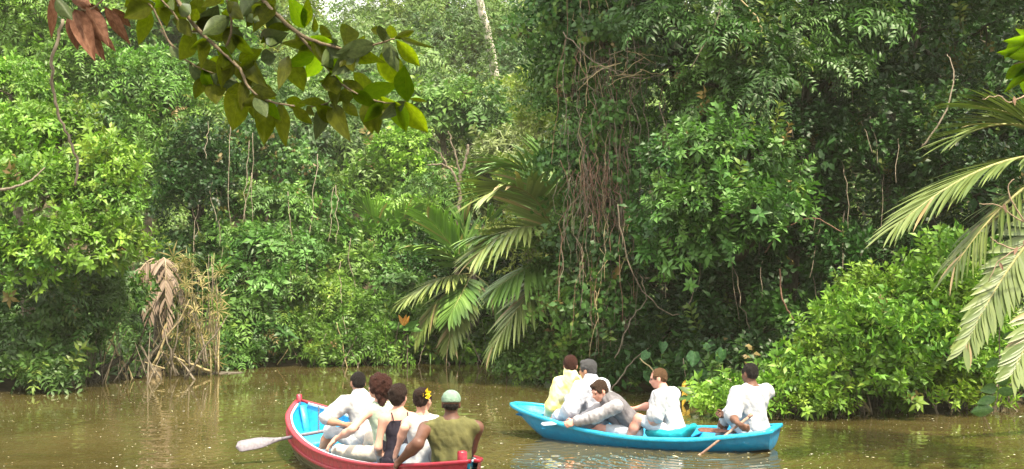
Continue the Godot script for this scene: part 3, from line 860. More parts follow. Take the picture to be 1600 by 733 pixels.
func climbers() -> void:
	rng.seed = 501
	for i in 120:
		var x := maxf(948.0 + rng.randfn(0, 40), 880.0 + R(0, 30))
		var y0 := R(-40, 330)
		var l := R(110, 330)
		var d := R(19.3, 20.1)
		var a := at(x, y0, d + 1.0)
		var b := at(x + rng.randfn(0, 14), minf(y0 + l, 560), d - R(-.2, .2))
		cord("hanging_liana", curve(a, b, 18, R(.03, .14)), R(.005, .010), R(.003, .006), [M.vine, M.red_root, M.bark, M.vine, M.straw, M.red_root, M.bark][i % 7], "thin bare liana hanging down the climber curtain", "liana", "lianas hanging down the climber curtain")
	for i in 34:
		var x := R(1020, 1440)
		var y0 := R(-20, 420)
		var d := R(18.1, 18.9)
		var a := at(x, y0, d + 1.2)
		var b := at(x + rng.randfn(0, 22), minf(y0 + R(80, 220), 590), d)
		cord("hanging_vine", curve(a, b, 13, R(.03, .1)), R(.006, .011), R(.004, .006), M.vine, "thin stem hanging before the dark trees of the shaded bank", "liana", "thin stems hanging before the shaded bank")
	cord("looping_liana", line([[965, 320, 19.4], [985, 420, 19.3], [1040, 488, 19.2], [1075, 478, 19.2], [1085, 420, 19.4]], 5, .03), .013, .009, M.vine, "liana swinging in a wide loop beside the climber curtain", "liana")
	cord("looping_liana", line([[1030, 160, 19.3], [1045, 235, 19.2], [1028, 270, 19.2], [1060, 290, 19.3]], 5, .03), .011, .007, M.vine, "liana with a hook shaped end above the bright bough", "liana")
	cord("looping_liana", line([[880, 50, 20], [925, 95, 19.8], [980, 120, 19.6], [1030, 118, 19.5], [1055, 95, 19.5]], 5, .03), .012, .008, M.vine, "liana bowed across the upper part of the climber curtain", "liana")
	cord("looping_liana", line([[1080, 105, 18.3], [1118, 40, 18.2], [1128, -20, 18.2]], 6, .02), .011, .009, M.vine, "curved pale liana among the boughs at the top of the picture", "liana")
	cord("looping_liana", line([[1150, -10, 18.0], [1185, 30, 18], [1190, 52, 18]], 6, .02), .014, .01, M.straw, "short pale curved liana beside the topmost boughs", "liana")
	cord("looping_liana", line([[960, 560, 19], [985, 500, 19.2], [1010, 470, 19.4], [1000, 430, 19.6]], 5, .03), .012, .008, M.vine, "liana leaning from the waterline up to the climber curtain", "liana")
	cord("slanting_root", line([[945, 625, 18.9], [968, 590, 19], [1000, 555, 19.4], [1042, 525, 19.8]], 5, .02), .016, .01, M.vine, "slanting grey root between the grey haired man and the man in glasses", "root")
	cord("slanting_root", line([[1000, 560, 18.6], [1040, 600, 18.2], [1058, 650, 17.9], [1066, 690, 17.9]], 5, .015), .012, .008, M.straw, "pale curved stick rising from the water beside the yellow leaf", "stick")
	cord("slanting_root", line([[1120, 590, 18.3], [1150, 575, 18.5], [1185, 560, 18.7]], 5, .02), .012, .008, M.vine, "brown stick lying across the undergrowth behind the blue boat", "stick")
	cord("dead_branch", line([[1218, 420, 18.0], [1222, 465, 17.9], [1228, 480, 17.9], [1240, 500, 17.9]], 5, .01), .016, .012, M.red_root, "bare orange brown forked branch hanging over the dark bank", "branch")
	var stick := line([[1195, 395, 18.6], [1225, 360, 18.4], [1270, 340, 18.3], [1315, 362, 18.2]], 5, .015)
	cord("dead_branch", stick, .014, .009, M.red_root, "thin orange brown dead branch across the dark middle of the right bank", "branch")
	cord("dead_branch", line([[1440, 230, 17], [1478, 170, 17], [1490, 110, 17.2], [1480, 85, 17.4]], 5, .02), .016, .008, M.vine, "crooked bare branch in the dark above the palm fronds", "branch")
	# the tangle of reddish aerial roots
	rng.seed = 611
	var o := at(925, 290, 19.8)
	var t := thing("root_tangle", o, "tangle of fine reddish brown aerial roots in the climber curtain", "roots")
	for i in 40:
		var st := begin()
		var a := Vector3(rng.randfn(0, .22), R(.1, .55), R(-.2, .2))
		var b := Vector3(a.x * .6 + rng.randfn(0, .22), R(-.9, .0), R(-.2, .2))
		tube(st, curve(a, b, 11, R(.08, .2)), R(.006, .011), .004, 4)
		part("root", done(st), M.red_root if i % 3 else M.vine, t)
	o = at(985, 100, 19.6)
	t = thing("root_tangle", o, "sparse tangle of pale bare twigs high in the climber curtain", "roots")
	for i in 26:
		var st := begin()
		var a := rv() * Vector3(.5, .25, .25)
		var b := a + Vector3(R(-.7, .7), R(-.5, .2), R(-.2, .2))
		tube(st, curve(a, b, 9, R(.05, .15)), R(.006, .012), .004, 4)
		part("root", done(st), M.straw if i % 2 else M.vine, t)
	# vines on the dark trunk and on the far bank
	for i in 22:
		var x := R(285, 560)
		var y0 := R(180, 430)
		var a := at(x, y0, R(27.2, 28))
		var b := at(x + rng.randfn(0, 8), minf(y0 + R(60, 170), 560), R(25.6, 26.4))
		cord("creeper_stem", curve(a, b, 11, R(.03, .1)), R(.008, .013), .006, M.vine, "thin creeper stem hanging among the trees of the far bank", "liana", "creeper stems hanging on the far bank")

func trunk_line(called: String, pts: PackedVector3Array, r0: float, r1: float, mat: Material, parent: Node3D) -> void:
	var st := begin()
	tube(st, shift(pts, parent.position), r0, r1, 8, .08)
	part(called, done(st), mat, parent)

func big_leaf(l: float, w: float, bend: float, curl: float, heart := false) -> ArrayMesh:    # a leaf blade along +y, its face to +z
	var st := begin()
	var g := []
	for i in 9:
		var t := i / 8.0
		var ww := sin(PI * pow(t, .82)) * .5 * w * (1.0 - .12 * t) if not heart else w * .5 * (sin(PI * pow(t * .93 + .07, .62)))
		var row := []
		for k in 5:
			var u := (k - 2) / 2.0
			var back := -absf(u) * .1 * l if heart and i == 0 else 0.0
			row.append([Vector3(u * ww, t * l + back, -bend * l * t * t + curl * ww * u * u * 1.2 + sin(t * 9 + u * 4) * .012 * l * absf(u)), Vector2(.5 + u * .5, 1.0 - t)])
		g.append(row)
	for i in 8:
		for k in 4:
			for q in [[i, k], [i + 1, k], [i + 1, k + 1], [i, k], [i + 1, k + 1], [i, k + 1]]:
				st.set_uv(g[q[0]][q[1]][1])
				st.add_vertex(g[q[0]][q[1]][0])
	return done(st)

func leaf_picture(a: Color, b: Color, rib: Color, spots: float, sd: int) -> ImageTexture:    # the veins and blotches of a leaf blade
	var im := Image.create(96, 192, false, Image.FORMAT_RGBA8)
	var n := FastNoiseLite.new()
	n.seed = sd; n.frequency = .03; n.fractal_octaves = 4
	for y in 192:
		for x in 96:
			var u := absf(x - 47.5) / 48.0
			var v := y / 192.0
			var c := a.lerp(b, clampf(n.get_noise_2d(x, y) * 1.2 + .5, 0, 1))
			var vein := absf(fposmod(v * 9.0 + u * 2.6, 1.0) - .5)
			c = c.lerp(rib, clampf(1.0 - vein * 14.0, 0, 1) * .45)
			c = c.lerp(rib, clampf(1.0 - u * 26.0, 0, 1) * .8)
			if n.get_noise_2d(x * 3.1 + 500, y * 3.1) > .62 - spots: c = c.lerp(Color(.25, .17, .06), .7)
			im.set_pixel(x, y, c)
	return ImageTexture.create_from_image(im)

func leaf_stuff(a: Color, b: Color, rib: Color, spots: float, sd: int, through: float, rough := .45) -> StandardMaterial3D:
	var m := paint(Color.WHITE, rough, .28)
	m.albedo_texture = leaf_picture(a, b, rib, spots, sd)
	m.backlight_enabled = true
	m.backlight = Color(.9, 1, .45) * through
	return m

# a leaf of the photograph from its foot to its tip
func hung_leaf(parent: Node3D, a: Vector3, b: Vector3, w: float, mat: Material, called := "leaf", heart := false) -> void:
	var y := b - a
	var l := y.length()
	y = y.normalized()
	var toward := (EYE - a).normalized()
	var z := (toward - y * toward.dot(y)).normalized().rotated(y, R(-.42, .42))
	var x := y.cross(z)
	var o := part(called, big_leaf(l * 1.04, w, R(-.12, .2), R(-.5, .6), heart), mat, parent)
	o.transform = Transform3D(Basis(x, y, z), a - parent.position)

func branch_in_front() -> void:
	rng.seed = 902
	var bark := grain(col(.09, .07, .04), col(.2, .15, .1), Vector3(20, 20, 20), .85)
	var under := leaf_stuff(col(.1, .115, .006), col(.145, .165, .01), col(.2, .21, .035), .04, 3, 1.3)
	var olive := leaf_stuff(col(.062, .07, .004), col(.095, .105, .008), col(.13, .135, .028), .07, 5, 1.1)
	var shiny := leaf_stuff(col(.04, .058, .018), col(.065, .09, .03), col(.1, .12, .045), .1, 7, .4, .4)
	var bright := leaf_stuff(col(.15, .22, .015), col(.2, .27, .02), col(.27, .31, .06), .03, 9, 1.4)
	var X := func(p: Array, d: float) -> Vector3: return at(250 + p[0] / 3.053, p[1] / 3.053, d)
	var root := thing("overhanging_branch", at(250, -60, 4.0), "leafy branch with large backlit leaves hanging into the picture from above, shaded by unseen foliage over it", "branch")
	var rows := [
		[[[40, -150], [80, 0], [190, 150], [300, 252], [380, 330], [412, 400], [480, 466], [550, 490], [640, 505]], .0085, .003],
		[[[440, -120], [490, 0], [600, 110], [700, 180], [790, 212], [910, 240], [1030, 210], [1120, 185]], .0095, .003],
		[[[640, 140], [740, 260], [812, 340], [880, 412], [990, 470], [1100, 490], [1190, 478]], .006, .002],
		[[[860, 415], [800, 490], [720, 508]], .004, .002],
		[[[190, 150], [130, 140], [60, 60], [-20, -30]], .005, .003],
		[[[300, 252], [340, 160], [330, 40], [300, -60]], .005, .003],
		[[[0, 140], [80, 250], [170, 315], [260, 350]], .0035, .002]]
	for r in rows:
		var pts := []
		for i in r[0].size(): pts.append([250 + r[0][i][0] / 3.053, r[0][i][1] / 3.053, 4.0 - .02 * i])
		trunk_line("twig", line(pts, 4, .002), r[1], r[2], bark, root)
	var L := [[390, 395, 330, 632, 118, 1], [505, 490, 500, 668, 88, 1], [570, 488, 592, 642, 66, 1], [255, 348, 268, 498, 88, 0], [215, 340, 165, 455, 58, 1], [440, 440, 450, 562, 54, 0], [375, 292, 482, 226, 66, 1], [290, 268, 232, 348, 52, 1], [215, 188, 200, 296, 52, 1], [170, 160, 75, 292, 84, 1], [195, 165, 275, 25, 88, 2], [225, 172, 372, 138, 62, 0], [340, 118, 340, 252, 70, 0], [130, 190, 180, 58, 72, 2], [372, 318, 285, 338, 52, 0], [398, 378, 492, 352, 72, 0], [460, 405, 552, 472, 56, 1], [600, 480, 692, 502, 52, 1], [630, 508, 706, 572, 46, 1], [80, 20, 142, 66, 60, 2], [180, 70, 182, -20, 70, 0], [290, 62, 380, 58, 62, 1], [318, 10, 372, 78, 60, 0],
		[530, 18, 452, 132, 82, 1], [690, 134, 618, -10, 76, 3], [690, 132, 712, 2, 52, 1], [738, 155, 736, 82, 28, 0], [765, 118, 828, 208, 38, 0], [880, 222, 908, 106, 80, 1], [925, 232, 1032, 290, 46, 1], [895, 242, 922, 344, 64, 0], [870, 236, 782, 306, 84, 2], [768, 258, 676, 374, 74, 3], [742, 212, 596, 206, 48, 0], [725, 228, 636, 288, 62, 1], [612, 266, 588, 364, 58, 0], [618, 276, 684, 442, 80, 0], [806, 290, 828, 348, 40, 0], [1108, 186, 1100, 112, 46, 0], [1118, 184, 1208, 148, 32, 0], [1126, 190, 1232, 304, 58, 1], [1140, 178, 1242, 218, 22, 0], [1056, 250, 1150, 424, 104, 1], [1072, 196, 1142, 338, 66, 2], [1165, 310, 1178, 478, 88, 3], [1005, 140, 1062, 150, 34, 0], [1050, 190, 1092, 140, 60, 2],
		[922, 344, 1032, 452, 56, 1], [872, 384, 988, 462, 54, 0], [862, 432, 820, 486, 60, 1], [792, 486, 684, 480, 40, 1], [880, 418, 892, 506, 64, 1], [812, 496, 872, 624, 80, 0], [992, 474, 1012, 632, 84, 0], [1032, 488, 1112, 566, 62, 0], [1038, 480, 1168, 492, 52, 1], [1072, 492, 1172, 588, 54, 1], [1165, 478, 1274, 634, 82, 1], [1190, 472, 1272, 482, 18, 1], [868, 478, 942, 554, 48, 1], [700, 508, 742, 556, 32, 0], [480, 285, 552, 268, 66, 2], [420, 300, 478, 392, 72, 0], [478, 186, 562, 178, 80, 2], [432, 402, 398, 352, 50, 0], [560, 130, 520, 230, 60, 2], [590, 110, 640, 130, 50, 0], [650, 150, 690, 190, 40, 0], [820, 215, 870, 190, 40, 2], [930, 230, 960, 190, 34, 0], [770, 390, 820, 450, 22, 0], [470, 60, 420, 20, 60, 0], [60, -10, -10, 48, 64, 1], [60, 90, 130, 100, 60, 0], [20, -20, 60, 40, 50, 2], [400, 60, 470, 100, 46, 2], [550, 30, 500, -10, 50, 0], [250, -20, 300, 20, 60, 1]]
	var xf := []
	var cs := []
	for i in 300:     # unseen foliage above and behind the view, placed to keep sky off these leaves
		var p := Vector3(R(-6, 1.6), R(0, 2.6), R(-6.5, 3.0))
		p.y += 2.0 + maxf(.8 - p.z * .29, 1.6)
		xf.append(aim(rv() + Vector3.UP, R(0, TAU), R(.8, 1.3), p - root.position))
		var q := R(.7, 1.3)
		cs.append(Color(.05 * q, .085 * q, .012 * q))
	scatter(root, "broad2", xf, cs)
	for e in L:
		e[4] *= 1.28
		var d := R(3.75, 4.15)
		hung_leaf(root, X.call([e[0], e[1]], 4.0), X.call([e[2], e[3]], d), e[4] / 3.053 * d / F, [olive, under, shiny, bright][e[5]])
	for r in rows:
		var pts := []
		for i in r[0].size(): pts.append([250 + r[0][i][0] / 3.053, r[0][i][1] / 3.053, 4.0 - .02 * i])
		var ln := line(pts, 3, 0.0)
		for q in range(2, ln.size() - 1):
			if rng.randf() < .32: continue
			var dv := Vector3(R(-1, 1), R(-1.1, .35), R(-.4, .6)).normalized() * R(.08, .15)
			hung_leaf(root, ln[q], ln[q] + dv, dv.length() * R(.42, .52), [olive, under, shiny, olive, bright][rng.randi() % 5])
	# a spray closer to the left, with the withered leaves
	var W := leaf_stuff(col(.11, .046, .026), col(.19, .09, .055), col(.25, .15, .095), .1, 21, .35, .75)
	var Y := func(p: Array, d: float) -> Vector3: return at(p[0] / 2.4425, p[1] / 2.4425, d)
	root = thing("withered_spray", at(110, -40, 4.2), "spray of curled withered brown leaves at the top edge", "branch")
	trunk_line("twig", line([[60, -60, 4.2], [110, -10, 4.2], [128, 15, 4.2], [150, 10, 4.2], [185, -30, 4.2]], 4, .002), .006, .003, bark, root)
	for e in [[205, -20, 194, 140, 40], [285, 35, 352, 208, 84], [325, 20, 405, 165, 76], [398, 25, 492, 166, 52], [428, 30, 498, 100, 44], [268, 50, 300, 180, 60], [335, 110, 395, 225, 50], [300, 10, 395, 75, 60], [260, -30, 330, 10, 60], [380, 120, 440, 195, 30]]:
		var d := R(4.05, 4.3)
		hung_leaf(root, Y.call([e[0], e[1]], 4.2), Y.call([e[2], e[3]], d), e[4] / 2.4425 * d / F, W, "withered_leaf")
	root = thing("leafy_twig", at(215, -40, 4.1), "short leafy twig between the withered leaves and the large branch", "branch")
	trunk_line("twig", line([[180, -50, 4.1], [215, -10, 4.1], [240, 15, 4.1], [262, 60, 4.1], [285, 85, 4.1]], 4, .002), .005, .002, bark, root)
	for e in [[215, -10, 275, 74, 60, 2], [590, 15, 480, 70, 96, 0], [575, 40, 532, 170, 66, 1], [600, -20, 690, 30, 70, 1], [540, -40, 480, 30, 60, 0], [640, 10, 720, 60, 60, 2]]:
		hung_leaf(root, Y.call([e[0], e[1]], 4.1), Y.call([e[2], e[3]], 4.1), e[4] / 2.4425 * 4.1 / F, [olive, under, shiny][e[5]])
	cord("hanging_twig", line([[98, 30, 4.6], [84, 80, 4.6], [82, 130, 4.6], [92, 180, 4.6], [110, 220, 4.6], [122, 262, 4.6], [117, 290, 4.6]], 5, .006), .0075, .005, M.vine, "thin bare twig hanging alone below the withered leaves", "branch")
	# at the right edge
	root = thing("leafy_twig", at(1640, 90, 9.0), "twig of fresh green leaves coming in at the right edge above the palm", "branch")
	trunk_line("twig", line([[1660, 60, 9], [1620, 90, 9], [1585, 100, 9]], 4, .004), .008, .004, bark, root)
	for e in [[1640, 60, 1565, 62, 22], [1625, 85, 1562, 82, 26], [1600, 95, 1572, 125, 24], [1610, 95, 1600, 145, 28], [1640, 70, 1590, 48, 20], [1620, 100, 1570, 145, 18], [1600, 60, 1570, 92, 22], [1640, 110, 1590, 110, 24]]:
		hung_leaf(root, at(e[0], e[1], 9), at(e[2], e[3], R(8.9, 9.1)), e[4] * 9 / F, bright)
	root = thing("trailing_vine", at(1570, 520, 12.4), "trailing vine with paired leaves dangling to the water below the palm", "climber")
	trunk_line("stem", line([[1600, 430, 12.4], [1565, 500, 12.4], [1562, 560, 12.3], [1560, 610, 12.3], [1552, 648, 12.3]], 4, .006), .008, .005, M.vine, root)
	var cool := leaf_stuff(col(.05, .12, .03), col(.09, .18, .05), col(.15, .23, .09), .02, 31, .4, .35)
	for e in [[1565, 530, 1598, 520, 16], [1562, 560, 1595, 568, 18], [1562, 575, 1592, 578, 16], [1558, 605, 1532, 610, 18], [1558, 612, 1590, 612, 16], [1556, 620, 1530, 628, 16], [1554, 640, 1524, 645, 22], [1560, 560, 1540, 575, 14], [1558, 600, 1575, 590, 16], [1600, 440, 1568, 436, 20], [1600, 450, 1570, 455, 16], [1602, 435, 1575, 425, 16]]:
		hung_leaf(root, at(e[0], e[1], 12.3), at(e[2], e[3], R(12.1, 12.4)), e[4] * 12.3 / F, cool)
	root = thing("dead_twig", at(1600, 330, 11.4), "bare pinkish twig with shrivelled pods in front of the palm fronds", "branch")
	var pink := grain(col(.2, .14, .09), col(.33, .25, .18), Vector3(15, 15, 15), .85)
	for r in [[[1640, 330], [1600, 345], [1560, 320], [1530, 318]], [[1640, 360], [1590, 390], [1560, 410], [1545, 440]], [[1600, 345], [1575, 300], [1585, 280]], [[1590, 390], [1560, 380], [1548, 370]], [[1600, 150], [1575, 160], [1560, 150], [1535, 155]]]:
		var pts := []
		for q in r: pts.append([q[0], q[1], 11.4])
		trunk_line("twig", line(pts, 4, .012), .009, .004, pink, root)
	var P2 := leaf_stuff(col(.1, .06, .04), col(.2, .12, .08), col(.2, .13, .09), .1, 22, .2, .8)
	for e in [[1568, 318, 1578, 345], [1590, 385, 1580, 412], [1562, 410, 1572, 432], [1585, 150, 1588, 175], [1600, 375, 1606, 395]]:
		hung_leaf(root, at(e[0], e[1], 11.4), at(e[2], e[3], 11.3).lerp(at(e[0], e[1], 11.4), .45), .035, P2, "pod")

func banks() -> void:
	rng.seed = 333
	# bare trunks
	var t := thing("pale_trunk_tree", ground(790, 48), "tall pale bare trunk standing above the forest in the middle", "tree")
	trunk_line("trunk", line([[800, 400, 48], [783, 180, 48], [773, 110, 48], [762, 50, 48], [748, -5, 48], [735, -90, 48], [730, -200, 48]], 5, .02), .2, .14, M.pale_bark, t)
	var tx := []
	var tc := []
	for i in 90:
		var py := R(-60, 170)
		var p := at(752 + py * .17 + R(-14, 14), py, 47.7)
		tx.append(aim(rv() + Vector3(0, .6, .4), R(0, 6), R(.9, 1.7), p - t.position))
		var q := R(.7, 1.3)
		tc.append(Color(.09 * q, .16 * q, .03 * q))
	scatter(t, "twig1", tx, tc)
	t = thing("forked_trunk_tree", ground(712, 28.8), "bare brown forked trunk in front of the round bluish green crown", "tree")
	trunk_line("trunk", line([[712, 470, 28.6], [713, 360, 28.6], [718, 318, 28.6], [719, 280, 28.6], [727, 250, 28.6], [731, 226, 28.6]], 5, .03), .06, .03, M.vine, t)
	trunk_line("branch", line([[717, 300, 28.6], [706, 268, 28.6], [690, 256, 28.6], [668, 258, 28.6]], 5, .03), .038, .018, M.vine, t)
	trunk_line("branch", line([[719, 282, 28.6], [716, 256, 28.6], [706, 222, 28.6], [700, 205, 28.6]], 5, .03), .03, .014, M.vine, t)
	trunk_line("branch", line([[700, 262, 28.6], [688, 240, 28.6], [672, 232, 28.6]], 5, .03), .024, .01, M.vine, t)
	# tall dry reeds beside the withered palm
	t = thing("dry_reeds", ground(300, 23.9), "stand of tall dry straw coloured reeds at the water on the left bank", "reeds")
	for i in 60:
		var x := R(255, 345)
		var a := at(x, 582, R(23.2, 24.0))
		a.y = R(-.1, .1)
		var b := at(x + rng.randfn(-4, 18), R(395, 520), R(23.2, 24.2))
		trunk_line("stalk", curve(a, b, 8, R(.02, .07)), R(.01, .017), .005, M.straw if i % 3 else M.vine, t)
	var xf := []
	var cs := []
	for i in 130:
		var p := at(R(255, 350), R(400, 575), R(23, 23.9))
		xf.append(aim(rv() + Vector3(0, -.3, .3), R(0, 6), R(.5, .9), p - t.position))
		var q := R(.7, 1.2)
		cs.append(Color(.34 * q, .28 * q, .12 * q) if i % 3 else Color(.12 * q, .19 * q, .04 * q))
	scatter(t, "strap1", xf, cs)
	# driftwood, rock and fallen branch
	t = thing("driftwood_tangle", ground(190, 23.2), "tangle of grey driftwood and dead sticks under the withered palm", "driftwood")
	for i in 46:
		var a := at(R(110, 330), 586, R(22.2, 23.4))
		a.y = R(-.05, .25)
		var b := a + Vector3(R(-1.0, 1.0), R(.1, 1.5), R(-.4, .4))
		trunk_line("stick", curve(a, b, 8, R(.04, .1)), R(.012, .035), .008, [M.vine, M.bark, M.straw, M.dark_bark][i % 4], t)
	for r in [[[140, 600, 21.6], [165, 575, 21.8], [190, 560, 22]], [[215, 590, 22.6], [232, 560, 22.8], [262, 530, 23.2]]]:
		trunk_line("log", line(r, 5, .02), .09, .05, M.dark_bark, t)
	boulder("rock", wat(236, 588) + Vector3(0, .05, 0), Vector3(.24, .17, .2), "small tan rock at the waterline below the driftwood", "rock", grain(col(.36, .27, .16), col(.55, .43, .28), Vector3(5, 5, 5), .9, .02, 2.0))
	boulder("mud_bar", wat(300, 583), Vector3(1.1, .03, .3), "flat bar of grey mud beside the tan rock", "mud bank", grain(col(.08, .068, .05), col(.13, .11, .085), Vector3(3, 3, 3), .7))
	cord("fallen_branch", line([[-30, 598, 20.6], [20, 597, 20.8], [60, 602, 20.9], [98, 603, 21]], 5, .012), .045, .02, M.bark, "fallen branch lying along the water at the left edge", "branch")
	cord("bare_bough", line([[-20, 300, 17.6], [25, 292, 17.6], [50, 280, 17.8], [70, 262, 18]], 5, .01), .03, .01, M.bark, "bare brown bough reaching in at the left edge", "branch")
	# roots and bare stems where the banks meet the water
	var strands := [["bank_roots", 20, 235, 603, 22, "tangle of bare roots and stems at the waterline of the left bank"], ["bank_roots", 345, 760, 569, 26.3, "row of dark stems and roots at the waterline of the far bank"], ["bank_roots", 1230, 1600, 634, 17.2, "bare stems and roots at the waterline of the right bank"]]
	for q in strands:
		t = thing(q[0], ground((q[1] + q[2]) / 2.0, q[4]), q[5], "roots")
		for i in 48:
			var x := R(q[1], q[2])
			var a := at(x, q[3], q[4] + R(-.9, .3))
			a.y = R(-.1, .05)
			var b := a + Vector3(R(-.5, .5), R(.3, 1.2), R(-.5, .1))
			trunk_line("root", curve(a, b, 7, R(.03, .1)), R(.007, .02), .005, [M.vine, M.bark, M.dark_bark, M.straw][i % 4], t)
	# the red tipped plant
	t = thing("red_tipped_plant", ground(632, 27), "rosette plant with red and yellow young leaves on the far bank", "plant")
	var gm := leaf_stuff(col(.06, .15, .03), col(.11, .24, .05), col(.2, .3, .08), 0, 41, .5)
	var rm := leaf_stuff(col(.55, .2, .05), col(.6, .36, .07), col(.6, .45, .1), 0, 43, .5)
	var c := at(632, 512, 26.2)
	trunk_line("stem", curve(t.position, c, 5, .03), .04, .025, M.vine, t)
	for i in 12:
		var a := i * 2.4
		hung_leaf(t, c, c + Vector3(cos(a) * .42, R(-.12, .22), sin(a) * .25 + .1), .15, gm)
	for q in [[-.12, .3], [.05, .32], [.13, .26]]:
		hung_leaf(t, c + Vector3(0, .04, .05), c + Vector3(q[0], q[1], .12), .11, rm, "young_leaf")
	# large leaved plants behind the passengers
	var tm := leaf_stuff(col(.03, .085, .025), col(.06, .15, .05), col(.16, .26, .13), .02, 51, .45, .4)
	var groups := [[1050, 19.0, [[1012, 560], [1035, 545], [1058, 560], [1030, 585], [1050, 600], [1010, 590], [1070, 580]], "cluster of large heart shaped leaves behind the man in glasses"], [1120, 18.0, [[1085, 560], [1105, 545], [1130, 556], [1095, 590], [1120, 600], [1145, 590], [1080, 612], [1108, 625]], "cluster of large heart shaped leaves above the empty middle of the blue boat"]]
	for q in groups:
		t = thing("taro_plant", ground(q[0], q[1]), q[3], "plant")
		for e in q[2]:
			var p := at(e[0], e[1] - 10, q[1] + R(-.5, .1))
			trunk_line("stem", curve(t.position + Vector3(R(-.2, .2), 0, 0), p, 6, .05), .014, .008, gm, t)
			hung_leaf(t, p, p + Vector3(R(-.12, .12), -R(.15, .26), R(.0, .1)), R(.15, .23), tm, "leaf", true)
	t = thing("yellow_leaf_spray", at(1072, 590, 17.7), "hanging spray of yellow dying leaves behind the blue boat", "leaves")
	var ym := leaf_stuff(col(.5, .3, .03), col(.6, .4, .05), col(.55, .4, .1), .05, 61, .5)
	trunk_line("stem", line([[1068, 560, 17.8], [1072, 590, 17.7], [1074, 625, 17.7]], 4, .01), .008, .005, M.vine, t)
	for i in 5: hung_leaf(t, at(1071, 594 + i * 6, 17.7), at(1066 + (i % 2) * 12, 612 + i * 6, 17.65), .06, ym)
	# ground cover on the banks and the closed forest on the slope
	t = thing("undergrowth", Vector3(0, 0, -28), "", "")
	tag(t, "low mixed undergrowth covering the river banks", "", "", "stuff")
	cover(t, [Rect2(-16, -34, 30, 18)], 5200, 0.0, .5, 1.0, Color(.03, .075, .015), Color(.1, .19, .04), ["twig1", "broad1", "fine1", "vine1"])
	t = thing("slope_forest", Vector3(0, 8, -50), "", "")
	tag(t, "closed forest covering the slope behind the river", "", "", "stuff")
	cover(t, [Rect2(-34, -74, 74, 42)], 2600, 2.5, 1.5, 2.0, Color(.05, .11, .025), Color(.17, .27, .06), ["twig1", "rosette1", "fine1", "pinnate1"], 14)

func cover(parent: Node3D, rects: Array, n: int, lift: float, spread: float, sc: float, ca: Color, cb: Color, kinds: Array, per := 4) -> void:
	var xf := []
	var cs := []
	for k in kinds: xf.append([]); cs.append([])
	var made := 0
	while made < n:
		var r: Rect2 = rects[made % rects.size()]
		var x := R(r.position.x, r.end.x)
		var z := R(r.position.y, r.end.y)
		made += 1
		if absf(x) > -z * .62 + 2: continue
		if Geometry2D.is_point_in_polygon(Vector2(x, z), shore): continue
		if z < -48 and absf(x / -z + .172) < .014: continue     # where the sky shows between the trees
		var y := maxf(land(x, z), 0.05) + lift * (1.0 + land_noise.get_noise_2d(x * 14, z * 14) * 1.6)
		var cc := ca.lerp(cb, clampf(.5 + land_noise.get_noise_2d(x * 25 + 90, z * 25) * 1.4, 0, 1))
		for q in per:
			var off := rv() * spread * R(.2, 1)
			if off.y < 0 and lift < .1: off.y = -off.y * .3
			var k := rng.randi() % kinds.size()
			xf[k].append(aim(off + Vector3(0, .8 * spread, .3 * spread), R(0, TAU), sc * R(.6, 1.2), Vector3(x, y, z) + off - parent.position))
			var v := R(.75, 1.25)
			cs[k].append(Color(cc.r * v, cc.g * v, cc.b * v))
	for k in kinds.size(): scatter(parent, kinds[k], xf[k], cs[k])

func boulder(called: String, c: Vector3, r: Vector3, label: String, category: String, mat: Material) -> void:
	var st := begin()
	var n := FastNoiseLite.new()
	n.seed = 5; n.frequency = .9
	var f := func(i: int, j: int) -> Vector3:
		var a := TAU * (i % 20) / 20.0
		var b := PI * j / 10.0 - PI / 2
		var d := Vector3(cos(a) * cos(b), sin(b), sin(a) * cos(b))
		return d * r * (1.0 + n.get_noise_3dv(d * 1.6) * .5)
	for i in 20:
		for j in 10:
			quad(st, f.call(i, j), f.call(i, j + 1), f.call(i + 1, j + 1), f.call(i + 1, j))
	var o := part(called, done(st), mat)
	o.position = c
	tag(o, label, category)
var red_frame: Transform3D
var blue_frame: Transform3D

func graph(pts: Array) -> Curve:      # a smooth curve through [t, value] points
	var c := Curve.new()
	c.min_value = -2; c.max_value = 2
	for i in pts.size():
		var a: Array = pts[maxi(i - 1, 0)]
		var b: Array = pts[mini(i + 1, pts.size() - 1)]
		var m: float = (b[1] - a[1]) / (b[0] - a[0])
		c.add_point(Vector2(pts[i][0], pts[i][1]), m, m)
	return c

func section(o: Dictionary, t: float, s: float, inset := 0.0) -> Vector3:   # a point of the port side of a hull: t from bow to stern, s from keel to gunwale
	var b: float = maxf(o.b.sample(t) - inset, .004)
	var k: float = o.k.sample(t) + inset
	var h: float = o.h.sample(t)
	var z: float = b * lerpf(pow(1.0 - pow(1.0 - s, 2.2), .75), pow(s, .62), o.get("flare", 0.0))
	var y: float = lerpf(k, h, pow(s, 1.7))
	var x: float = o.L * t + o.rake * (1.0 - s) * pow(1.0 - t, 4.0) - o.get("stern_rake", 0.0) * (1.0 - s) * pow(t, 6.0)
	if inset > 0: x = clampf(x, inset * 1.2, o.L - inset * 1.2)
	return Vector3(x, y, z)

func shell(o: Dictionary, s0: float, s1: float, out: float, inset := 0.0, n := 48, m := 10) -> ArrayMesh:
	var st := begin()
	for side in [1.0, -1.0]:
		for i in n:
			for j in m:
				var q := []
				for e in [[i, j], [i + 1, j], [i + 1, j + 1], [i, j + 1]]:
					var p := section(o, float(e[0]) / n, lerpf(s0, s1, float(e[1]) / m), inset)
					q.append(Vector3(p.x, p.y, (p.z + out) * side))
				if (side > 0) != (inset > 0): quad(st, q[0], q[3], q[2], q[1])
				else: quad(st, q[0], q[1], q[2], q[3])
	return done(st)

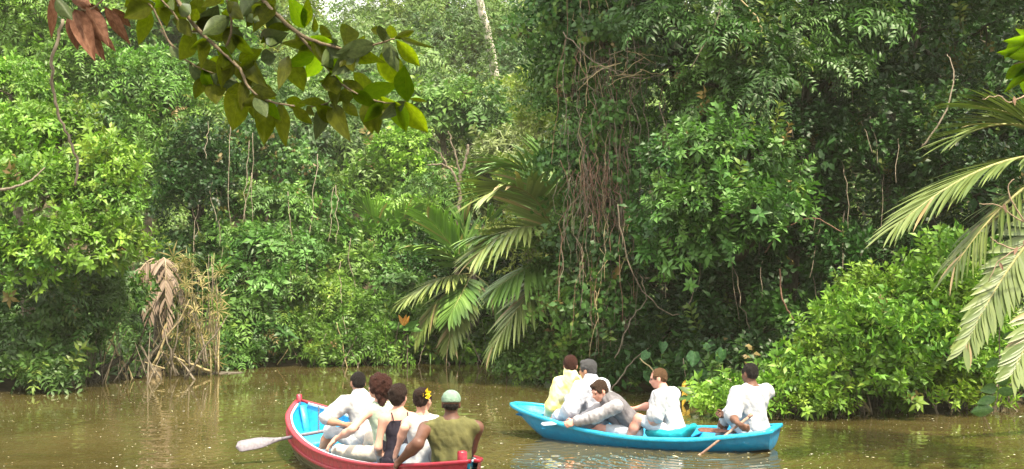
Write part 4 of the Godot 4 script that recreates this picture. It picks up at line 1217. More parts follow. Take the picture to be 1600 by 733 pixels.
func along(o: Dictionary, s: float, side: float, out := 0.0, up := 0.0, t0 := 0.0, t1 := 1.0, n := 40) -> PackedVector3Array:
	var pts := PackedVector3Array()
	for i in n + 1:
		var p := section(o, lerpf(t0, t1, float(i) / n), s)
		pts.append(Vector3(p.x, p.y + up, (p.z + out) * side))
	return pts

func strip(st: SurfaceTool, pts: PackedVector3Array, w: float, h: float, rise := 0.0) -> void:    # a flat batten swept along a line, w across and h high, with rounded edges
	var prof := PackedVector2Array()
	for k in 12:
		var a := TAU * (k + .5) / 12
		prof.append(Vector2(signf(cos(a)) * pow(absf(cos(a)), .45) * w / 2, signf(sin(a)) * pow(absf(sin(a)), .45) * h / 2 + rise))
	var prev := []
	for i in pts.size():
		var t := (pts[mini(i + 1, pts.size() - 1)] - pts[maxi(i - 1, 0)])
		t.y *= .3
		t = t.normalized()
		var side := t.cross(Vector3.UP).normalized()
		var cur := []
		for q in prof: cur.append(pts[i] + side * q.x + Vector3(0, q.y, 0))
		if i > 0:
			for k in 12: quad(st, prev[k], prev[(k + 1) % 12], cur[(k + 1) % 12], cur[k])
		if i == 0 or i == pts.size() - 1:
			for k in range(1, 11):
				if i == 0: tri(st, cur[0], cur[k + 1], cur[k])
				else: tri(st, cur[0], cur[k], cur[k + 1])
		prev = cur

func worn(c: Color, dark: Color, rough: float, scale: float, sd: int) -> StandardMaterial3D:     # weathered boat paint
	var m := paint(Color.WHITE, rough, .5)
	m.albedo_texture = noise_tex(.03, dark, c, 256, 5, sd)
	m.albedo_texture.color_ramp.set_offset(0, .2)
	m.albedo_texture.color_ramp.set_offset(1, .5)
	m.uv1_triplanar = true
	m.uv1_scale = Vector3(scale, scale, scale)
	m.heightmap_enabled = true
	m.heightmap_scale = .25
	m.heightmap_texture = noise_tex(.03, Color.BLACK, Color.WHITE, 256, 5, sd + 1)
	return m

func thwart(o: Dictionary, t: float, y: float, w: float, mat: Material, root: Node3D, called := "thwart", inset := .035) -> void:
	var best := 0.0
	for q in 60:
		var p := section(o, t, q / 59.0, inset)
		if p.y <= y: best = p.z
	var st := begin()
	box(st, Vector3(o.L * t, y, 0), Vector3(w, .028, best * 2 - .01), Basis(), .008)
	part(called, done(st, false), mat, root)

func boats() -> void:
	# the red boat: bow, stern and length measured from the photograph
	var a := Vector3(2.32, 0, 4.1).normalized()
	red_frame = Transform3D(Basis(a, Vector3.UP, a.cross(Vector3.UP)), Vector3(-2.66, 0, -13.7))
	var red := {"L": 4.71, "rake": .45, "stern_rake": .25, "b": graph([[0, .035], [.06, .2], [.14, .37], [.28, .53], [.45, .62], [.62, .62], [.78, .51], [.9, .32], [.97, .12], [1, .04]]),
		"h": graph([[0, .50], [.1, .42], [.25, .325], [.5, .25], [.75, .27], [.9, .345], [1, .42]]), "k": graph([[0, .0], [.15, -.14], [.5, -.18], [.85, -.14], [1, .02]])}
	var crimson := worn(col(.27, .010, .028), col(.17, .008, .02), .35, 1.4, 11)
	var cyan := worn(col(.01, .3, .54), col(.012, .2, .4), .45, 1.6, 13)
	var olive := worn(col(.07, .065, .02), col(.04, .036, .013), .4, 1.0, 15)
	var whitish := worn(col(.5, .68, .78), col(.3, .5, .62), .5, 2.2, 17)
	var r := Node3D.new()
	put(r, "rowing_boat")
	r.transform = red_frame
	tag(r, "red wooden rowing boat with bright blue inside, five passengers seen from behind", "boat")
	part("hull", shell(red, 0, .92, 0), olive, r)
	part("sheer_strake", shell(red, .84, 1, .012, 0, 48, 4), crimson, r)
	part("inner_lining", shell(red, 0, 1, 0, .032), cyan, r)
	for side in [1.0, -1.0]:
		var st := begin()
		strip(st, along(red, 1, side, -.004, .008), .062, .034)
		part("gunwale", done(st), crimson, r)
		st = begin()
		strip(st, along(red, .85, side, .018), .03, .034)
		part("rub_rail", done(st), crimson, r)
		st = begin()
		strip(st, along(red, 1, side, -.05, .004, .03, .97), .022, .03)
		part("inner_rail", done(st), whitish, r)
	for side in [1.0, -1.0]:      # the laps of the planking below the strake
		for q in [.42, .56, .7]:
			var lap := begin()
			strip(lap, along(red, q, side, .003, 0, .03, .97), .014, .012)
			part("plank_lap", done(lap), olive, r)
	var st := begin()
	box(st, Vector3(.0, .45, 0), Vector3(.06, .28, .065), Basis(Vector3.BACK, .18), .012)
	part("stem_post", done(st, false), crimson, r)
	st = begin()
	box(st, Vector3(4.5, .35, .0), Vector3(.07, .28, .075), Basis(), .012)
	part("stern_post", done(st, false), crimson, r)
	st = begin()
	box(st, Vector3(.2, .3, 0), Vector3(.05, .36, .09), Basis(Vector3.BACK, .5), .01)
	part("inner_stem", done(st, false), cyan, r)
	# the low bow bench, cut to the hull
	st = begin()
	for i in 10:
		var t0 := lerpf(.07, .25, i / 10.0)
		var t1 := lerpf(.07, .25, (i + 1) / 10.0)
		var z0 := section(red, t0, .62, .03).z
		var z1 := section(red, t1, .62, .03).z
		quad(st, Vector3(red.L * t0, .17, -z0), Vector3(red.L * t1, .17, -z1), Vector3(red.L * t1, .17, z1), Vector3(red.L * t0, .17, z0))
		if i == 9: quad(st, Vector3(red.L * t1, .17, -z1), Vector3(red.L * t1, .10, -z1), Vector3(red.L * t1, .10, z1), Vector3(red.L * t1, .17, z1))
	part("bow_bench", done(st, false), cyan, r)
	for t in [.34, .47, .60, .72, .845]: thwart(red, t, .13, .22, whitish if t < .4 else cyan, r)
	for t in [.16, .3, .42, .54, .67, .79]:
		for side in [1.0, -1.0]:
			st = begin()
			var pts := PackedVector3Array()
			for j in 9:
				var p := section(red, t, .12 + .86 * j / 8.0, .036)
				pts.append(Vector3(p.x, p.y, p.z * side))
			tube(st, pts, .014, .014, 5)
			part("rib", done(st), cyan, r)
	# the blue boat
	a = Vector3(3.14, 0, 1.45).normalized()
	blue_frame = Transform3D(Basis(a, Vector3.UP, a.cross(Vector3.UP)), Vector3(.03, 0, -14.45))
	var blue := {"L": 3.42, "rake": .4, "stern_rake": .06, "b": graph([[0, .06], [.03, .19], [.1, .35], [.25, .5], [.45, .6], [.7, .6], [.9, .46], [1, .32]]),
		"flare": .5, "h": graph([[0, .385], [.1, .33], [.3, .205], [.5, .135], [.72, .14], [.9, .205], [1, .255]]), "k": graph([[0, .08], [.12, -.08], [.4, -.14], [.75, -.1], [1, .0]])}
	var teal := worn(col(.006, .235, .46), col(.006, .17, .36), .3, 1.2, 21)
	var inside := worn(col(.01, .29, .56), col(.01, .21, .44), .35, 1.2, 23)
	var lip := worn(col(.02, .38, .6), col(.015, .3, .5), .3, 2.0, 25)
	var navy := worn(col(.01, .03, .1), col(.008, .02, .06), .4, 1.5, 27)
	r = Node3D.new()
	put(r, "rowing_boat")
	r.transform = blue_frame
	tag(r, "blue moulded rowing boat seen from the side carrying five people", "boat")
	part("hull", shell(blue, .32, 1, 0), teal, r)
	part("hull_bottom", shell(blue, 0, .32, -.001), navy, r)
	part("inner_lining", shell(blue, 0, 1, 0, .03), inside, r)
	st = begin()
	var rim := PackedVector3Array()
	for p in along(blue, 1, 1, .006, 0, 1, 0): rim.append(p)
	for p in along(blue, 1, -1, .006, 0, 0, 1): rim.append(p)
	strip(st, rim, .07, .05)
	part("rim", done(st), lip, r)
	st = begin()
	for inset in [0.0, .035]:
		for j in 10:
			var p0 := section(blue, 1, j / 10.0, 0)
			var p1 := section(blue, 1, (j + 1) / 10.0, 0)
			quad(st, Vector3(p0.x - inset, p0.y, -p0.z), Vector3(p0.x - inset, p0.y, p0.z), Vector3(p1.x - inset, p1.y, p1.z), Vector3(p1.x - inset, p1.y, -p1.z))
	part("transom", done(st, false), teal, r)
	st = begin()
	strip(st, PackedVector3Array([Vector3(3.405, .255, -.32), Vector3(3.405, .26, -.2), Vector3(3.405, .26, .2), Vector3(3.405, .255, .32)]), .08, .05)
	part("transom_rim", done(st), lip, r)
	for t in [.2, .42, .66, .88]: thwart(blue, t, [.14, .08, .09, .13][[.2, .42, .66, .88].find(t)], .26, inside, r, "thwart", .03)
	st = begin()
	for i in 6:
		var t0 := lerpf(.02, .11, i / 6.0)
		var t1 := lerpf(.02, .11, (i + 1) / 6.0)
		quad(st, Vector3(blue.L * t0, .27, -section(blue, t0, .9, .03).z), Vector3(blue.L * t1, .26, -section(blue, t1, .9, .03).z), Vector3(blue.L * t1, .26, section(blue, t1, .9, .03).z), Vector3(blue.L * t0, .27, section(blue, t0, .9, .03).z))
	part("bow_deck", done(st, false), inside, r)
	# what lies in the boats
	var dark_wood := grain(col(.10, .045, .035), col(.19, .09, .065), Vector3(6, 6, 6), .45)
	var mid_wood := grain(col(.2, .11, .08), col(.36, .24, .18), Vector3(6, 6, 6), .5)
	var white_oar := grain(col(.12, .108, .128), col(.19, .172, .2), Vector3(5, 5, 5), .45)
	var grey_oar := grain(col(.16, .2, .26), col(.26, .3, .36), Vector3(5, 5, 5), .5)
	oar("oar", at(368, 699, 11.95), at(560, 664, 12.5), .5, .135, .02, white_oar, "white oar laid over the side of the red boat, blade outward", Vector3(0, .5, 1))
	oar("paddle", at(585, 762, 9.9), at(640, 708, 10.3), .3, .13, .015, grain(col(.4, .34, .32), col(.55, .48, .45), Vector3(5, 5, 5), .5), "pale paddle held down in the water by the man in the cap", Vector3(1, .2, .4))
	oar("paddle", wat(1080, 712) + Vector3(-.12, -.16, .02), at(1172, 650, 12.9), .3, .13, .016, mid_wood, "brown paddle dipped in the water by the man at the stern of the blue boat", Vector3(.3, .4, 1))
	oar("paddle", at(1090, 671, 13.5), at(1185, 677, 13.2), .45, .13, .016, dark_wood, "dark wooden paddle lying unused inside the blue boat", Vector3(0, 1, .35))
	oar("paddle", at(845, 663, 13.6), at(950, 655, 13.8), .3, .09, .013, grey_oar, "grey paddle held flat over the side of the blue boat by the leaning man", Vector3(0, 1, .45))
	# the teal bag that the man in glasses sits on
	st = begin()
	var f := func(i: int, j: int) -> Vector3:
		var u := TAU * (i % 28) / 28.0
		var v := PI * j / 14.0 - PI / 2
		var d := Vector3(signf(cos(u)) * pow(absf(cos(u)), .6) * pow(cos(v), .5), sin(v), signf(sin(u)) * pow(absf(sin(u)), .6) * pow(cos(v), .5))
		var sq := 1.0 - .25 * exp(-pow((d.x - .1) / .35, 2))
		return Vector3(d.x * .31, d.y * .085 * sq + .03 * absf(d.x) * absf(d.z) + .09 * smoothstep(.5, 1.0, d.x) + sin(d.x * 17 + d.z * 9) * .006, d.z * .2)
	for i in 28:
		for j in 14: quad(st, f.call(i, j), f.call(i, j + 1), f.call(i + 1, j + 1), f.call(i + 1, j))
	var bag := part("seat_bag", done(st), cloth(col(.015, .33, .35), col(.01, .22, .25), .4))
	bag.transform = Transform3D(blue_frame.basis, blue_frame * Vector3(2.18, .14, .16))
	tag(bag, "teal soft bag under the man in the white shirt and glasses", "bag")
	# the chain at the bow of the red boat
	st = begin()
	for i in 15:
		var y := -.021 * i
		var ring := PackedVector3Array()
		for k in 9: ring.append(Vector3(cos(TAU * k / 8) * .009 * (1 if i % 2 else 0), y + sin(TAU * k / 8) * .015, cos(TAU * k / 8) * .009 * (0 if i % 2 else 1)))
		tube(st, ring, .004, .004, 4)
	var ch := part("chain", done(st), grain(col(.1, .1, .12), col(.25, .22, .22), Vector3(20, 20, 20), .45))
	ch.position = at(498, 634, 12.9)
	tag(ch, "short grey chain hanging inside the bow of the red boat", "chain")

func oar(called: String, tip: Vector3, grip: Vector3, blade_l: float, blade_w: float, r: float, mat: Material, label: String, facing: Vector3) -> void:
	var o := thing(called, grip, label, "oar" if called == "oar" else "paddle")
	var d := (tip - grip).normalized()
	var l := tip.distance_to(grip)
	var st := begin()
	tube(st, PackedVector3Array([Vector3.ZERO, d * (l - blade_l) * .5, d * (l - blade_l * .8)]), r, r * .9, 10)
	part("shaft", done(st), mat, o)
	var n := (facing - d * facing.dot(d)).normalized()
	var s := d.cross(n)
	st = begin()
	var prev := []
	for i in 15:
		var t := i / 14.0
		var w := lerpf(r * 1.1, blade_w / 2, smoothstep(0, .55, t)) * (1.0 if t < .86 else sqrt(maxf(1.0 - pow((t - .86) / .14, 2), .0)) + .02)
		var th := lerpf(r, .009, smoothstep(0, .5, t))
		var c := d * (l - blade_l + blade_l * t)
		var cur := []
		for k in 12:
			var a := TAU * k / 12
			cur.append(c + s * cos(a) * w + n * sin(a) * th)
		if i > 0:
			for k in 12: quad(st, prev[k], prev[(k + 1) % 12], cur[(k + 1) % 12], cur[k])
		prev = cur
	part("blade", done(st), mat, o)
	st = begin()
	tube(st, PackedVector3Array([-d * .03, Vector3.ZERO, d * .03]), r * 1.5, r * 1.25, 10)
	part("grip", done(st), mat, o)
class Field:
	var o: Vector3
	var nx: int
	var ny: int
	var nz: int
	var h: float
	var k: float
	var acc: PackedFloat32Array
	var clips := []
	func _init(lo: Vector3, hi: Vector3, cell: float, sharp: float) -> void:
		o = lo; h = cell; k = sharp
		nx = int((hi.x - lo.x) / cell) + 2
		ny = int((hi.y - lo.y) / cell) + 2
		nz = int((hi.z - lo.z) / cell) + 2
		acc = PackedFloat32Array()
		acc.resize(nx * ny * nz)
	func span(lo: Vector3, hi: Vector3) -> Array:
		var m := 5.0 / k
		return [clampi(int((lo.x - m - o.x) / h), 0, nx - 1), clampi(int((hi.x + m - o.x) / h) + 1, 0, nx - 1), clampi(int((lo.y - m - o.y) / h), 0, ny - 1), clampi(int((hi.y + m - o.y) / h) + 1, 0, ny - 1), clampi(int((lo.z - m - o.z) / h), 0, nz - 1), clampi(int((hi.z + m - o.z) / h) + 1, 0, nz - 1)]
	func cap(a: Vector3, b: Vector3, ra: float, rb: float) -> void:
		var r := Vector3.ONE * maxf(ra, rb)
		var s := span(a.min(b) - r, a.max(b) + r)
		var ab := b - a
		var inv := 1.0 / maxf(ab.length_squared(), 1e-9)
		var m := 5.0 / k
		for z in range(s[4], s[5] + 1):
			for y in range(s[2], s[3] + 1):
				var i: int = (z * ny + y) * nx
				for x in range(s[0], s[1] + 1):
					var p := o + Vector3(x, y, z) * h - a
					var t := clampf(p.dot(ab) * inv, 0.0, 1.0)
					var d := (p - ab * t).length() - ra - (rb - ra) * t
					if d < m: acc[i + x] += exp(-k * maxf(d, -.12))
	func ell(c: Vector3, bas: Basis, r: Vector3) -> void:
		var e := Vector3(absf(bas.x.x) * r.x + absf(bas.y.x) * r.y + absf(bas.z.x) * r.z, absf(bas.x.y) * r.x + absf(bas.y.y) * r.y + absf(bas.z.y) * r.z, absf(bas.x.z) * r.x + absf(bas.y.z) * r.y + absf(bas.z.z) * r.z)
		var s := span(c - e, c + e)
		var inv := Vector3.ONE / r
		var bt := bas.transposed()
		var m := 5.0 / k
		for z in range(s[4], s[5] + 1):
			for y in range(s[2], s[3] + 1):
				var i: int = (z * ny + y) * nx
				for x in range(s[0], s[1] + 1):
					var q := (bt * (o + Vector3(x, y, z) * h - c)) * inv
					var k0 := q.length()
					var d := k0 * (k0 - 1.0) / maxf((q * inv).length(), 1e-6)
					if k0 < .05: d = -minf(r.x, minf(r.y, r.z))
					if d < m: acc[i + x] += exp(-k * maxf(d, -.12))
	func clip(n: Vector3, at: Vector3) -> void:     # keep what lies behind a plane
		clips.append([n.normalized(), at])
	# surface nets: a vertex in each cell that the surface crosses, a quad round each crossed edge
	func skin(v: PackedVector3Array, idx: PackedInt32Array) -> void:
		var n := nx * ny * nz
		var D := PackedFloat32Array()
		D.resize(n)
		var ik := -1.0 / k
		for i in n:
			var a := acc[i]
			D[i] = 1.0 if a < 1e-3 else log(a) * ik
		for c in clips:
			var nn: Vector3 = c[0]
			var off: float = nn.dot(c[1])
			var i := 0
			for z in nz:
				for y in ny:
					for x in nx:
						if D[i] < .5: D[i] = maxf(D[i], nn.dot(o + Vector3(x, y, z) * h) - off)
						i += 1
		var id := PackedInt32Array()
		id.resize(n)
		var lim := h * 2.0
		var sy := nx
		var sz := nx * ny
		var offs := [0, 1, sy, sy + 1, sz, sz + 1, sz + sy, sz + sy + 1]
		var pos := [Vector3(0, 0, 0), Vector3(1, 0, 0), Vector3(0, 1, 0), Vector3(1, 1, 0), Vector3(0, 0, 1), Vector3(1, 0, 1), Vector3(0, 1, 1), Vector3(1, 1, 1)]
		var edges := [0, 1, 2, 3, 4, 5, 6, 7, 0, 2, 1, 3, 4, 6, 5, 7, 0, 4, 1, 5, 2, 6, 3, 7]
		var first := v.size()
		for z in nz - 1:
			for y in ny - 1:
				var i := z * sz + y * sy
				for x in nx - 1:
					var d0 := D[i]
					if d0 > lim or d0 < -lim:
						i += 1
						continue
					var mask := 0
					for q in 8:
						if D[i + offs[q]] < 0.0: mask |= 1 << q
					if mask != 0 and mask != 255:
						var sum := Vector3.ZERO
						var cnt := 0
						for e in 12:
							var a: int = edges[e * 2]
							var b: int = edges[e * 2 + 1]
							if ((mask >> a) & 1) != ((mask >> b) & 1):
								var da := D[i + offs[a]]
								var db := D[i + offs[b]]
								sum += pos[a].lerp(pos[b], da / (da - db))
								cnt += 1
						id[i] = v.size() + 1
						v.append(o + (Vector3(x, y, z) + sum / cnt) * h)
					i += 1
		for z in range(1, nz - 1):
			for y in range(1, ny - 1):
				var i := z * sz + y * sy + 1
				for x in range(1, nx - 1):
					var a := D[i]
					if id[i] or (a < lim and a > -lim):
						for ax in 3:
							var s1: int = [1, sy, sz][ax]
							var u: int = [sy, sz, 1][ax]
							var w: int = [sz, 1, sy][ax]
							if (a < 0) != (D[i + s1] < 0):
								var p0 := id[i - u - w]
								var p1 := id[i - w]
								var p2 := id[i]
								var p3 := id[i - u]
								if p0 and p1 and p2 and p3:
									if a < 0: idx.append_array([p0 - 1, p2 - 1, p1 - 1, p0 - 1, p3 - 1, p2 - 1])
									else: idx.append_array([p0 - 1, p1 - 1, p2 - 1, p0 - 1, p2 - 1, p3 - 1])
					i += 1

func meshed(v: PackedVector3Array, idx: PackedInt32Array, wrinkle := 0.0, freq := 9.0) -> ArrayMesh:
	var nn := normals_of(v, idx)
	if wrinkle > 0:
		var ns := FastNoiseLite.new()
		ns.seed = 12; ns.frequency = freq; ns.fractal_octaves = 3
		for i in v.size():
			var p := v[i]
			v[i] = p + nn[i] * wrinkle * (ns.get_noise_3d(p.x + p.y * .5, p.y * .45, p.z + p.x * .2) * 1.3)
		nn = normals_of(v, idx)
	var arr := []
	arr.resize(Mesh.ARRAY_MAX)
	arr[Mesh.ARRAY_VERTEX] = v
	arr[Mesh.ARRAY_NORMAL] = nn
	arr[Mesh.ARRAY_INDEX] = idx
	var me := ArrayMesh.new()
	if v.size(): me.add_surface_from_arrays(Mesh.PRIMITIVE_TRIANGLES, arr)
	return me

func normals_of(v: PackedVector3Array, idx: PackedInt32Array) -> PackedVector3Array:
	var nn := PackedVector3Array()
	nn.resize(v.size())
	for i in range(0, idx.size(), 3):
		var f := (v[idx[i + 2]] - v[idx[i]]).cross(v[idx[i + 1]] - v[idx[i]])
		nn[idx[i]] += f; nn[idx[i + 1]] += f; nn[idx[i + 2]] += f
	for i in nn.size(): nn[i] = nn[i].normalized()
	return nn

func cloth(a: Color, b: Color, rough := .85, scale := 3.0) -> StandardMaterial3D:
	var m := paint(Color.WHITE, rough, .25)
	m.albedo_texture = noise_tex(.02, b, a, 128, 4, 71)
	m.uv1_triplanar = true
	m.uv1_scale = Vector3(scale, scale, scale)
	m.heightmap_enabled = true
	m.heightmap_scale = .15
	m.heightmap_texture = noise_tex(.03, Color.BLACK, Color.WHITE, 256, 5, 72)
	return m

func bend(a: Vector3, b: Vector3, l1: float, l2: float, hint: Vector3) -> Array:    # the elbow or knee between a shoulder and a hand; and where the hand ends up
	var d := b - a
	var l := minf(d.length(), (l1 + l2) * .995)
	var dir := d.normalized()
	var x := (l1 * l1 - l2 * l2 + l * l) / (2 * l)
	var y := sqrt(maxf(l1 * l1 - x * x, 0))
	var side := (hint - dir * hint.dot(dir)).normalized()
	return [a + dir * x + side * y, a + dir * l]

func hand(v: PackedVector3Array, idx: PackedInt32Array, w: Vector3, d: Vector3, n: Vector3, thumb: float, curl: float, k: float) -> void:
	d = d.normalized()
	n = (n - d * n.dot(d)).normalized()
	var s := d.cross(n) * thumb
	var F3 := Field.new(w - Vector3.ONE * .21 * k, w + Vector3.ONE * .21 * k, .006, 190.0)
	F3.ell(w + d * .048 * k, Basis(s, d, n), Vector3(.041, .056, .018) * k)
	F3.cap(w - d * .03 * k, w + d * .02 * k, .027 * k, .026 * k)
	for i in 4:
		var base := w + (d * (.088 - .004 * absf(i - 1.3)) + s * (.03 - .02 * i)) * k
		var l: float = [.068, .078, .072, .056][i] * k
		var c := curl * (1.0 + .1 * i)
		var d1 := (d * cos(c * .6) + n * sin(c * .6) + s * (.06 - .04 * i)).normalized()
		var d2 := (d * cos(c * 1.5) + n * sin(c * 1.5)).normalized()
		F3.cap(base - d * .02 * k, base + d1 * l * .52, .0098 * k, .009 * k)
		F3.cap(base + d1 * l * .52, base + d1 * l * .52 + d2 * l * .5, .009 * k, .0072 * k)
	var tb := w + (d * .028 + s * .028) * k
	var t1 := tb + (d * .6 + s * .6 + n * (.2 + curl * .3)).normalized() * .045 * k
	F3.cap(tb, t1, .013 * k, .0108 * k)
	F3.cap(t1, t1 + (d * .85 + s * .1 + n * (.2 + curl * .5)).normalized() * .032 * k, .0105 * k, .008 * k)
	F3.skin(v, idx)

func person(label: String, s: Dictionary) -> void:
	rng.seed = hash(label)
	var k: float = s.get("k", 1.0)
	var fem: bool = s.get("fem", false)
	var f: Vector3 = (s.f as Vector3).normalized()
	var r := f.cross(Vector3.UP)
	var p: Vector3 = s.p
	var lean: float = s.get("lean", .1)
	var tilt: float = s.get("side", 0.0)
	var u1 := (Vector3.UP + f * lean * .5 + r * tilt * .5).normalized()
	var u2 := (Vector3.UP + f * lean + r * tilt).normalized()
	var u3 := (Vector3.UP + f * lean * 1.4 + r * tilt * 1.3).normalized()
	var twist: float = s.get("twist", 0.0)
	var waist := p + u1 * .17 * k
	var chest := waist + u2 * .17 * k
	var neck := chest + u3 * .16 * k
	var ft := f.rotated(Vector3.UP, twist)
	var rt := (ft.cross(u2)).normalized()
	ft = u2.cross(rt).normalized()
	var sw: float = (.165 if fem else .192) * k * s.get("broad", 1.0)
	var bw: float = s.get("broad", 1.0)
	var shl: Vector3 = chest + u2 * .088 * k - rt * sw + u2 * s.get("shrug_l", 0.0)
	var shr: Vector3 = chest + u2 * .088 * k + rt * sw + u2 * s.get("shrug_r", 0.0)
	var bp := Basis(r, u1, r.cross(u1))
	var bc := Basis(rt, u2, rt.cross(u2))
	var hz: Vector3 = (s.face as Vector3).normalized()
	var hup: Vector3 = (s.get("hup", Vector3.UP) as Vector3)
	var hx := hup.cross(hz).normalized()
	var hy := hz.cross(hx).normalized()
	var hb := Basis(hx, hy, hz)
	var hc := neck + (u3 * .5 + hy * .5).normalized() * (.148 if fem else .14) * k + hz * .015
	var al := .285 * k
	var fl := .255 * k
	var L := bend(shl, s.get("lh", p + f * .3 - r * .15), al, fl, s.get("le", -r * .6 - Vector3.UP))
	var Rr := bend(shr, s.get("rh", p + f * .3 + r * .15), al, fl, s.get("re", r * .6 - Vector3.UP))
	var hl := p - r * .09 * k - u1 * .02
	var hr := p + r * .09 * k - u1 * .02
	var KL := bend(hl, s.get("lf", p + f * .62 - r * .12 - Vector3(0, .24, 0)), .42 * k, .42 * k, s.get("lk", Vector3.UP))
	var KR := bend(hr, s.get("rf", p + f * .62 + r * .12 - Vector3(0, .24, 0)), .42 * k, .42 * k, s.get("rk", Vector3.UP))
	var root := thing("person", p - Vector3(0, .09, 0), label, "person")
	var lo := p
	var hi := p
	for q in [L[0], L[1], Rr[0], Rr[1], KL[0], KL[1], KR[0], KR[1], neck, shl, shr, neck + Vector3(0, .1, 0)]:
		lo = lo.min(q); hi = hi.max(q)
	lo -= Vector3.ONE * .2
	hi += Vector3.ONE * .2
	var v := PackedVector3Array()
	var idx := PackedInt32Array()
	# the body, one surface
	var B := Field.new(lo, hi, .014, 55.0)
	B.ell(p, bp, Vector3(.15 if not fem else .16, .105, .105) * k * Vector3(bw, 1, bw))
	B.ell(waist, bc, Vector3(.125 if not fem else .112, .14, .088) * k * Vector3(bw, 1, bw))
	B.ell(chest + u2 * .01, bc, Vector3(.148 if not fem else .13, .165, .1) * k * Vector3(bw, 1, bw))
	B.cap(shl + rt * .03, shr - rt * .03, .05 * k, .05 * k)
	B.cap(neck - u3 * .02 + rt * .02, shl.lerp(neck, .25) - u2 * .01, .045 * k, .04 * k)
	B.cap(neck - u3 * .02 - rt * .02, shr.lerp(neck, .25) - u2 * .01, .045 * k, .04 * k)
	B.cap(neck - u3 * .04, hc - hy * .03 - hz * .02, (.047 if fem else .056) * k, (.044 if fem else .053) * k)
	var ar: float = (.85 if fem else 1.0) * s.get("arm", 1.0)
	for q in [[shl, L], [shr, Rr]]:
		B.cap(q[0], q[1][0], .049 * k * ar, .038 * k * ar)
		B.cap(q[1][0], q[1][0].lerp(q[1][1], .35), .037 * k * ar, .038 * k * ar)
		B.cap(q[1][0].lerp(q[1][1], .35), q[1][1], .038 * k * ar, .026 * k * ar)
	for q in [[hl, KL, s.get("lf", Vector3.ZERO)], [hr, KR, Vector3.ZERO]]:
		B.cap(q[0], q[1][0], .078 * k, .052 * k)
		B.cap(q[1][0], q[1][0].lerp(q[1][1], .3), .05 * k, .053 * k)
		B.cap(q[1][0].lerp(q[1][1], .3), q[1][1], .053 * k, .035 * k)
		B.cap(q[1][1], q[1][1] + f * .16 * k - Vector3(0, .03, 0), .04 * k, .03 * k)
	B.skin(v, idx)
	# the head
	var H := Field.new(hc - Vector3.ONE * .2, hc + Vector3.ONE * .2, .0065, 130.0)
	var e := func(x: float, y: float, z: float, rx: float, ry: float, rz: float): H.ell(hc + hb * Vector3(x, y, z) * k, hb, Vector3(rx, ry, rz) * k)
	e.call(0, .03, -.012, .074, .088, .094)
	e.call(0, -.03, .02, .061, .07, .066)
	e.call(0, -.078, .05, .034, .03, .036)
	for q in [-1.0, 1.0]:
		e.call(q * .034, -.022, .058, .024, .022, .022)
		e.call(q * .076, -.008, -.006, .009, .03, .018)
		e.call(q * .03, .028, .074, .026, .008, .012)
	H.cap(hc + hb * Vector3(0, .02, .083) * k, hc + hb * Vector3(0, -.018, .104) * k, .009 * k, .0125 * k)
	e.call(0, -.024, .094, .017, .008, .013)
	e.call(0, -.048, .082, .024, .0065, .01)
	e.call(0, -.058, .08, .02, .007, .011)
	H.cap(hc - hy * .04 * k - hz * .03 * k, neck + (hc - neck) * .3, .05 * k, .05 * k)
	H.skin(v, idx)
	hand(v, idx, L[1], s.get("ld", L[1] - L[0]), s.get("ln", r), -1.0, s.get("curl", .7), k)
	hand(v, idx, Rr[1], s.get("rd", Rr[1] - Rr[0]), s.get("rn", -r), 1.0, s.get("curl", .7), k)
	add_mesh("body", v, idx, s.skin, root, 0.0)
	# hair
	var hv := PackedVector3Array()
	var hi2 := PackedInt32Array()
	var style: String = s.get("hair", "short")
	var G := Field.new(hc - Vector3(.2, .36, .2), hc + Vector3.ONE * .2, .0075, 170.0)
	var g := func(x: float, y: float, z: float, rx: float, ry: float, rz: float): G.ell(hc + hb * Vector3(x, y, z) * k, hb, Vector3(rx, ry, rz) * k)
	var big := 1.0
	if style == "short" or style == "cap":
		g.call(0, .043, -.022, .0785, .083, .092)
		g.call(0, .0, -.05, .07, .062, .06)
		for q in [-1.0, 1.0]: g.call(q * .062, .035, .018, .018, .04, .035)
		if style == "cap": G.clip(hy, hc + hy * .0)
	elif style == "thick":
		g.call(0, .05, -.022, .085, .086, .1)
		g.call(0, .0, -.05, .074, .072, .064)
		for q in [-1.0, 1.0]: g.call(q * .066, .03, .02, .02, .045, .04)
		g.call(0, .1, .05, .055, .028, .035)
	elif style == "up":
		g.call(0, .045, -.022, .082, .085, .096)
		g.call(0, .0, -.055, .07, .06, .06)
		g.call(0, .07, -.095, .05, .05, .04)
		for q in [-1.0, 1.0]: g.call(q * .064, .02, .01, .018, .045, .04)
	else:
		big = 1.0 if style == "curly" else 1.2
		g.call(0, .045, -.025, .084 * big, .088 * big, .097 * big)
		g.call(0, -.01, -.055, .075 * big, .08, .06 * big)
		for i in 130:
			var d := rv()
			if d.z > .35 and d.y < .55: continue
			if d.y < -.75: continue
			var c := Vector3(0, .035, -.02) + d * Vector3(.083, .092, .098) * big
			var rr := R(.011, .02) * big
			g.call(c.x, c.y, c.z, rr, rr, rr)
		if style == "long":
			for i in 46:
				var t := R(0, 1)
				var c := Vector3(R(-.075, .075) * (1.1 - .4 * t), -.05 - .19 * t, -.07 + R(-.03, .03) - .02 * t)
				var rr := R(.02, .032)
				g.call(c.x, c.y, c.z, rr, rr * 1.4, rr)
	G.skin(hv, hi2)
	add_mesh("hair", hv, hi2, s.hair_mat, root, .009 if style in ["curly", "long"] else .008, 62.0)
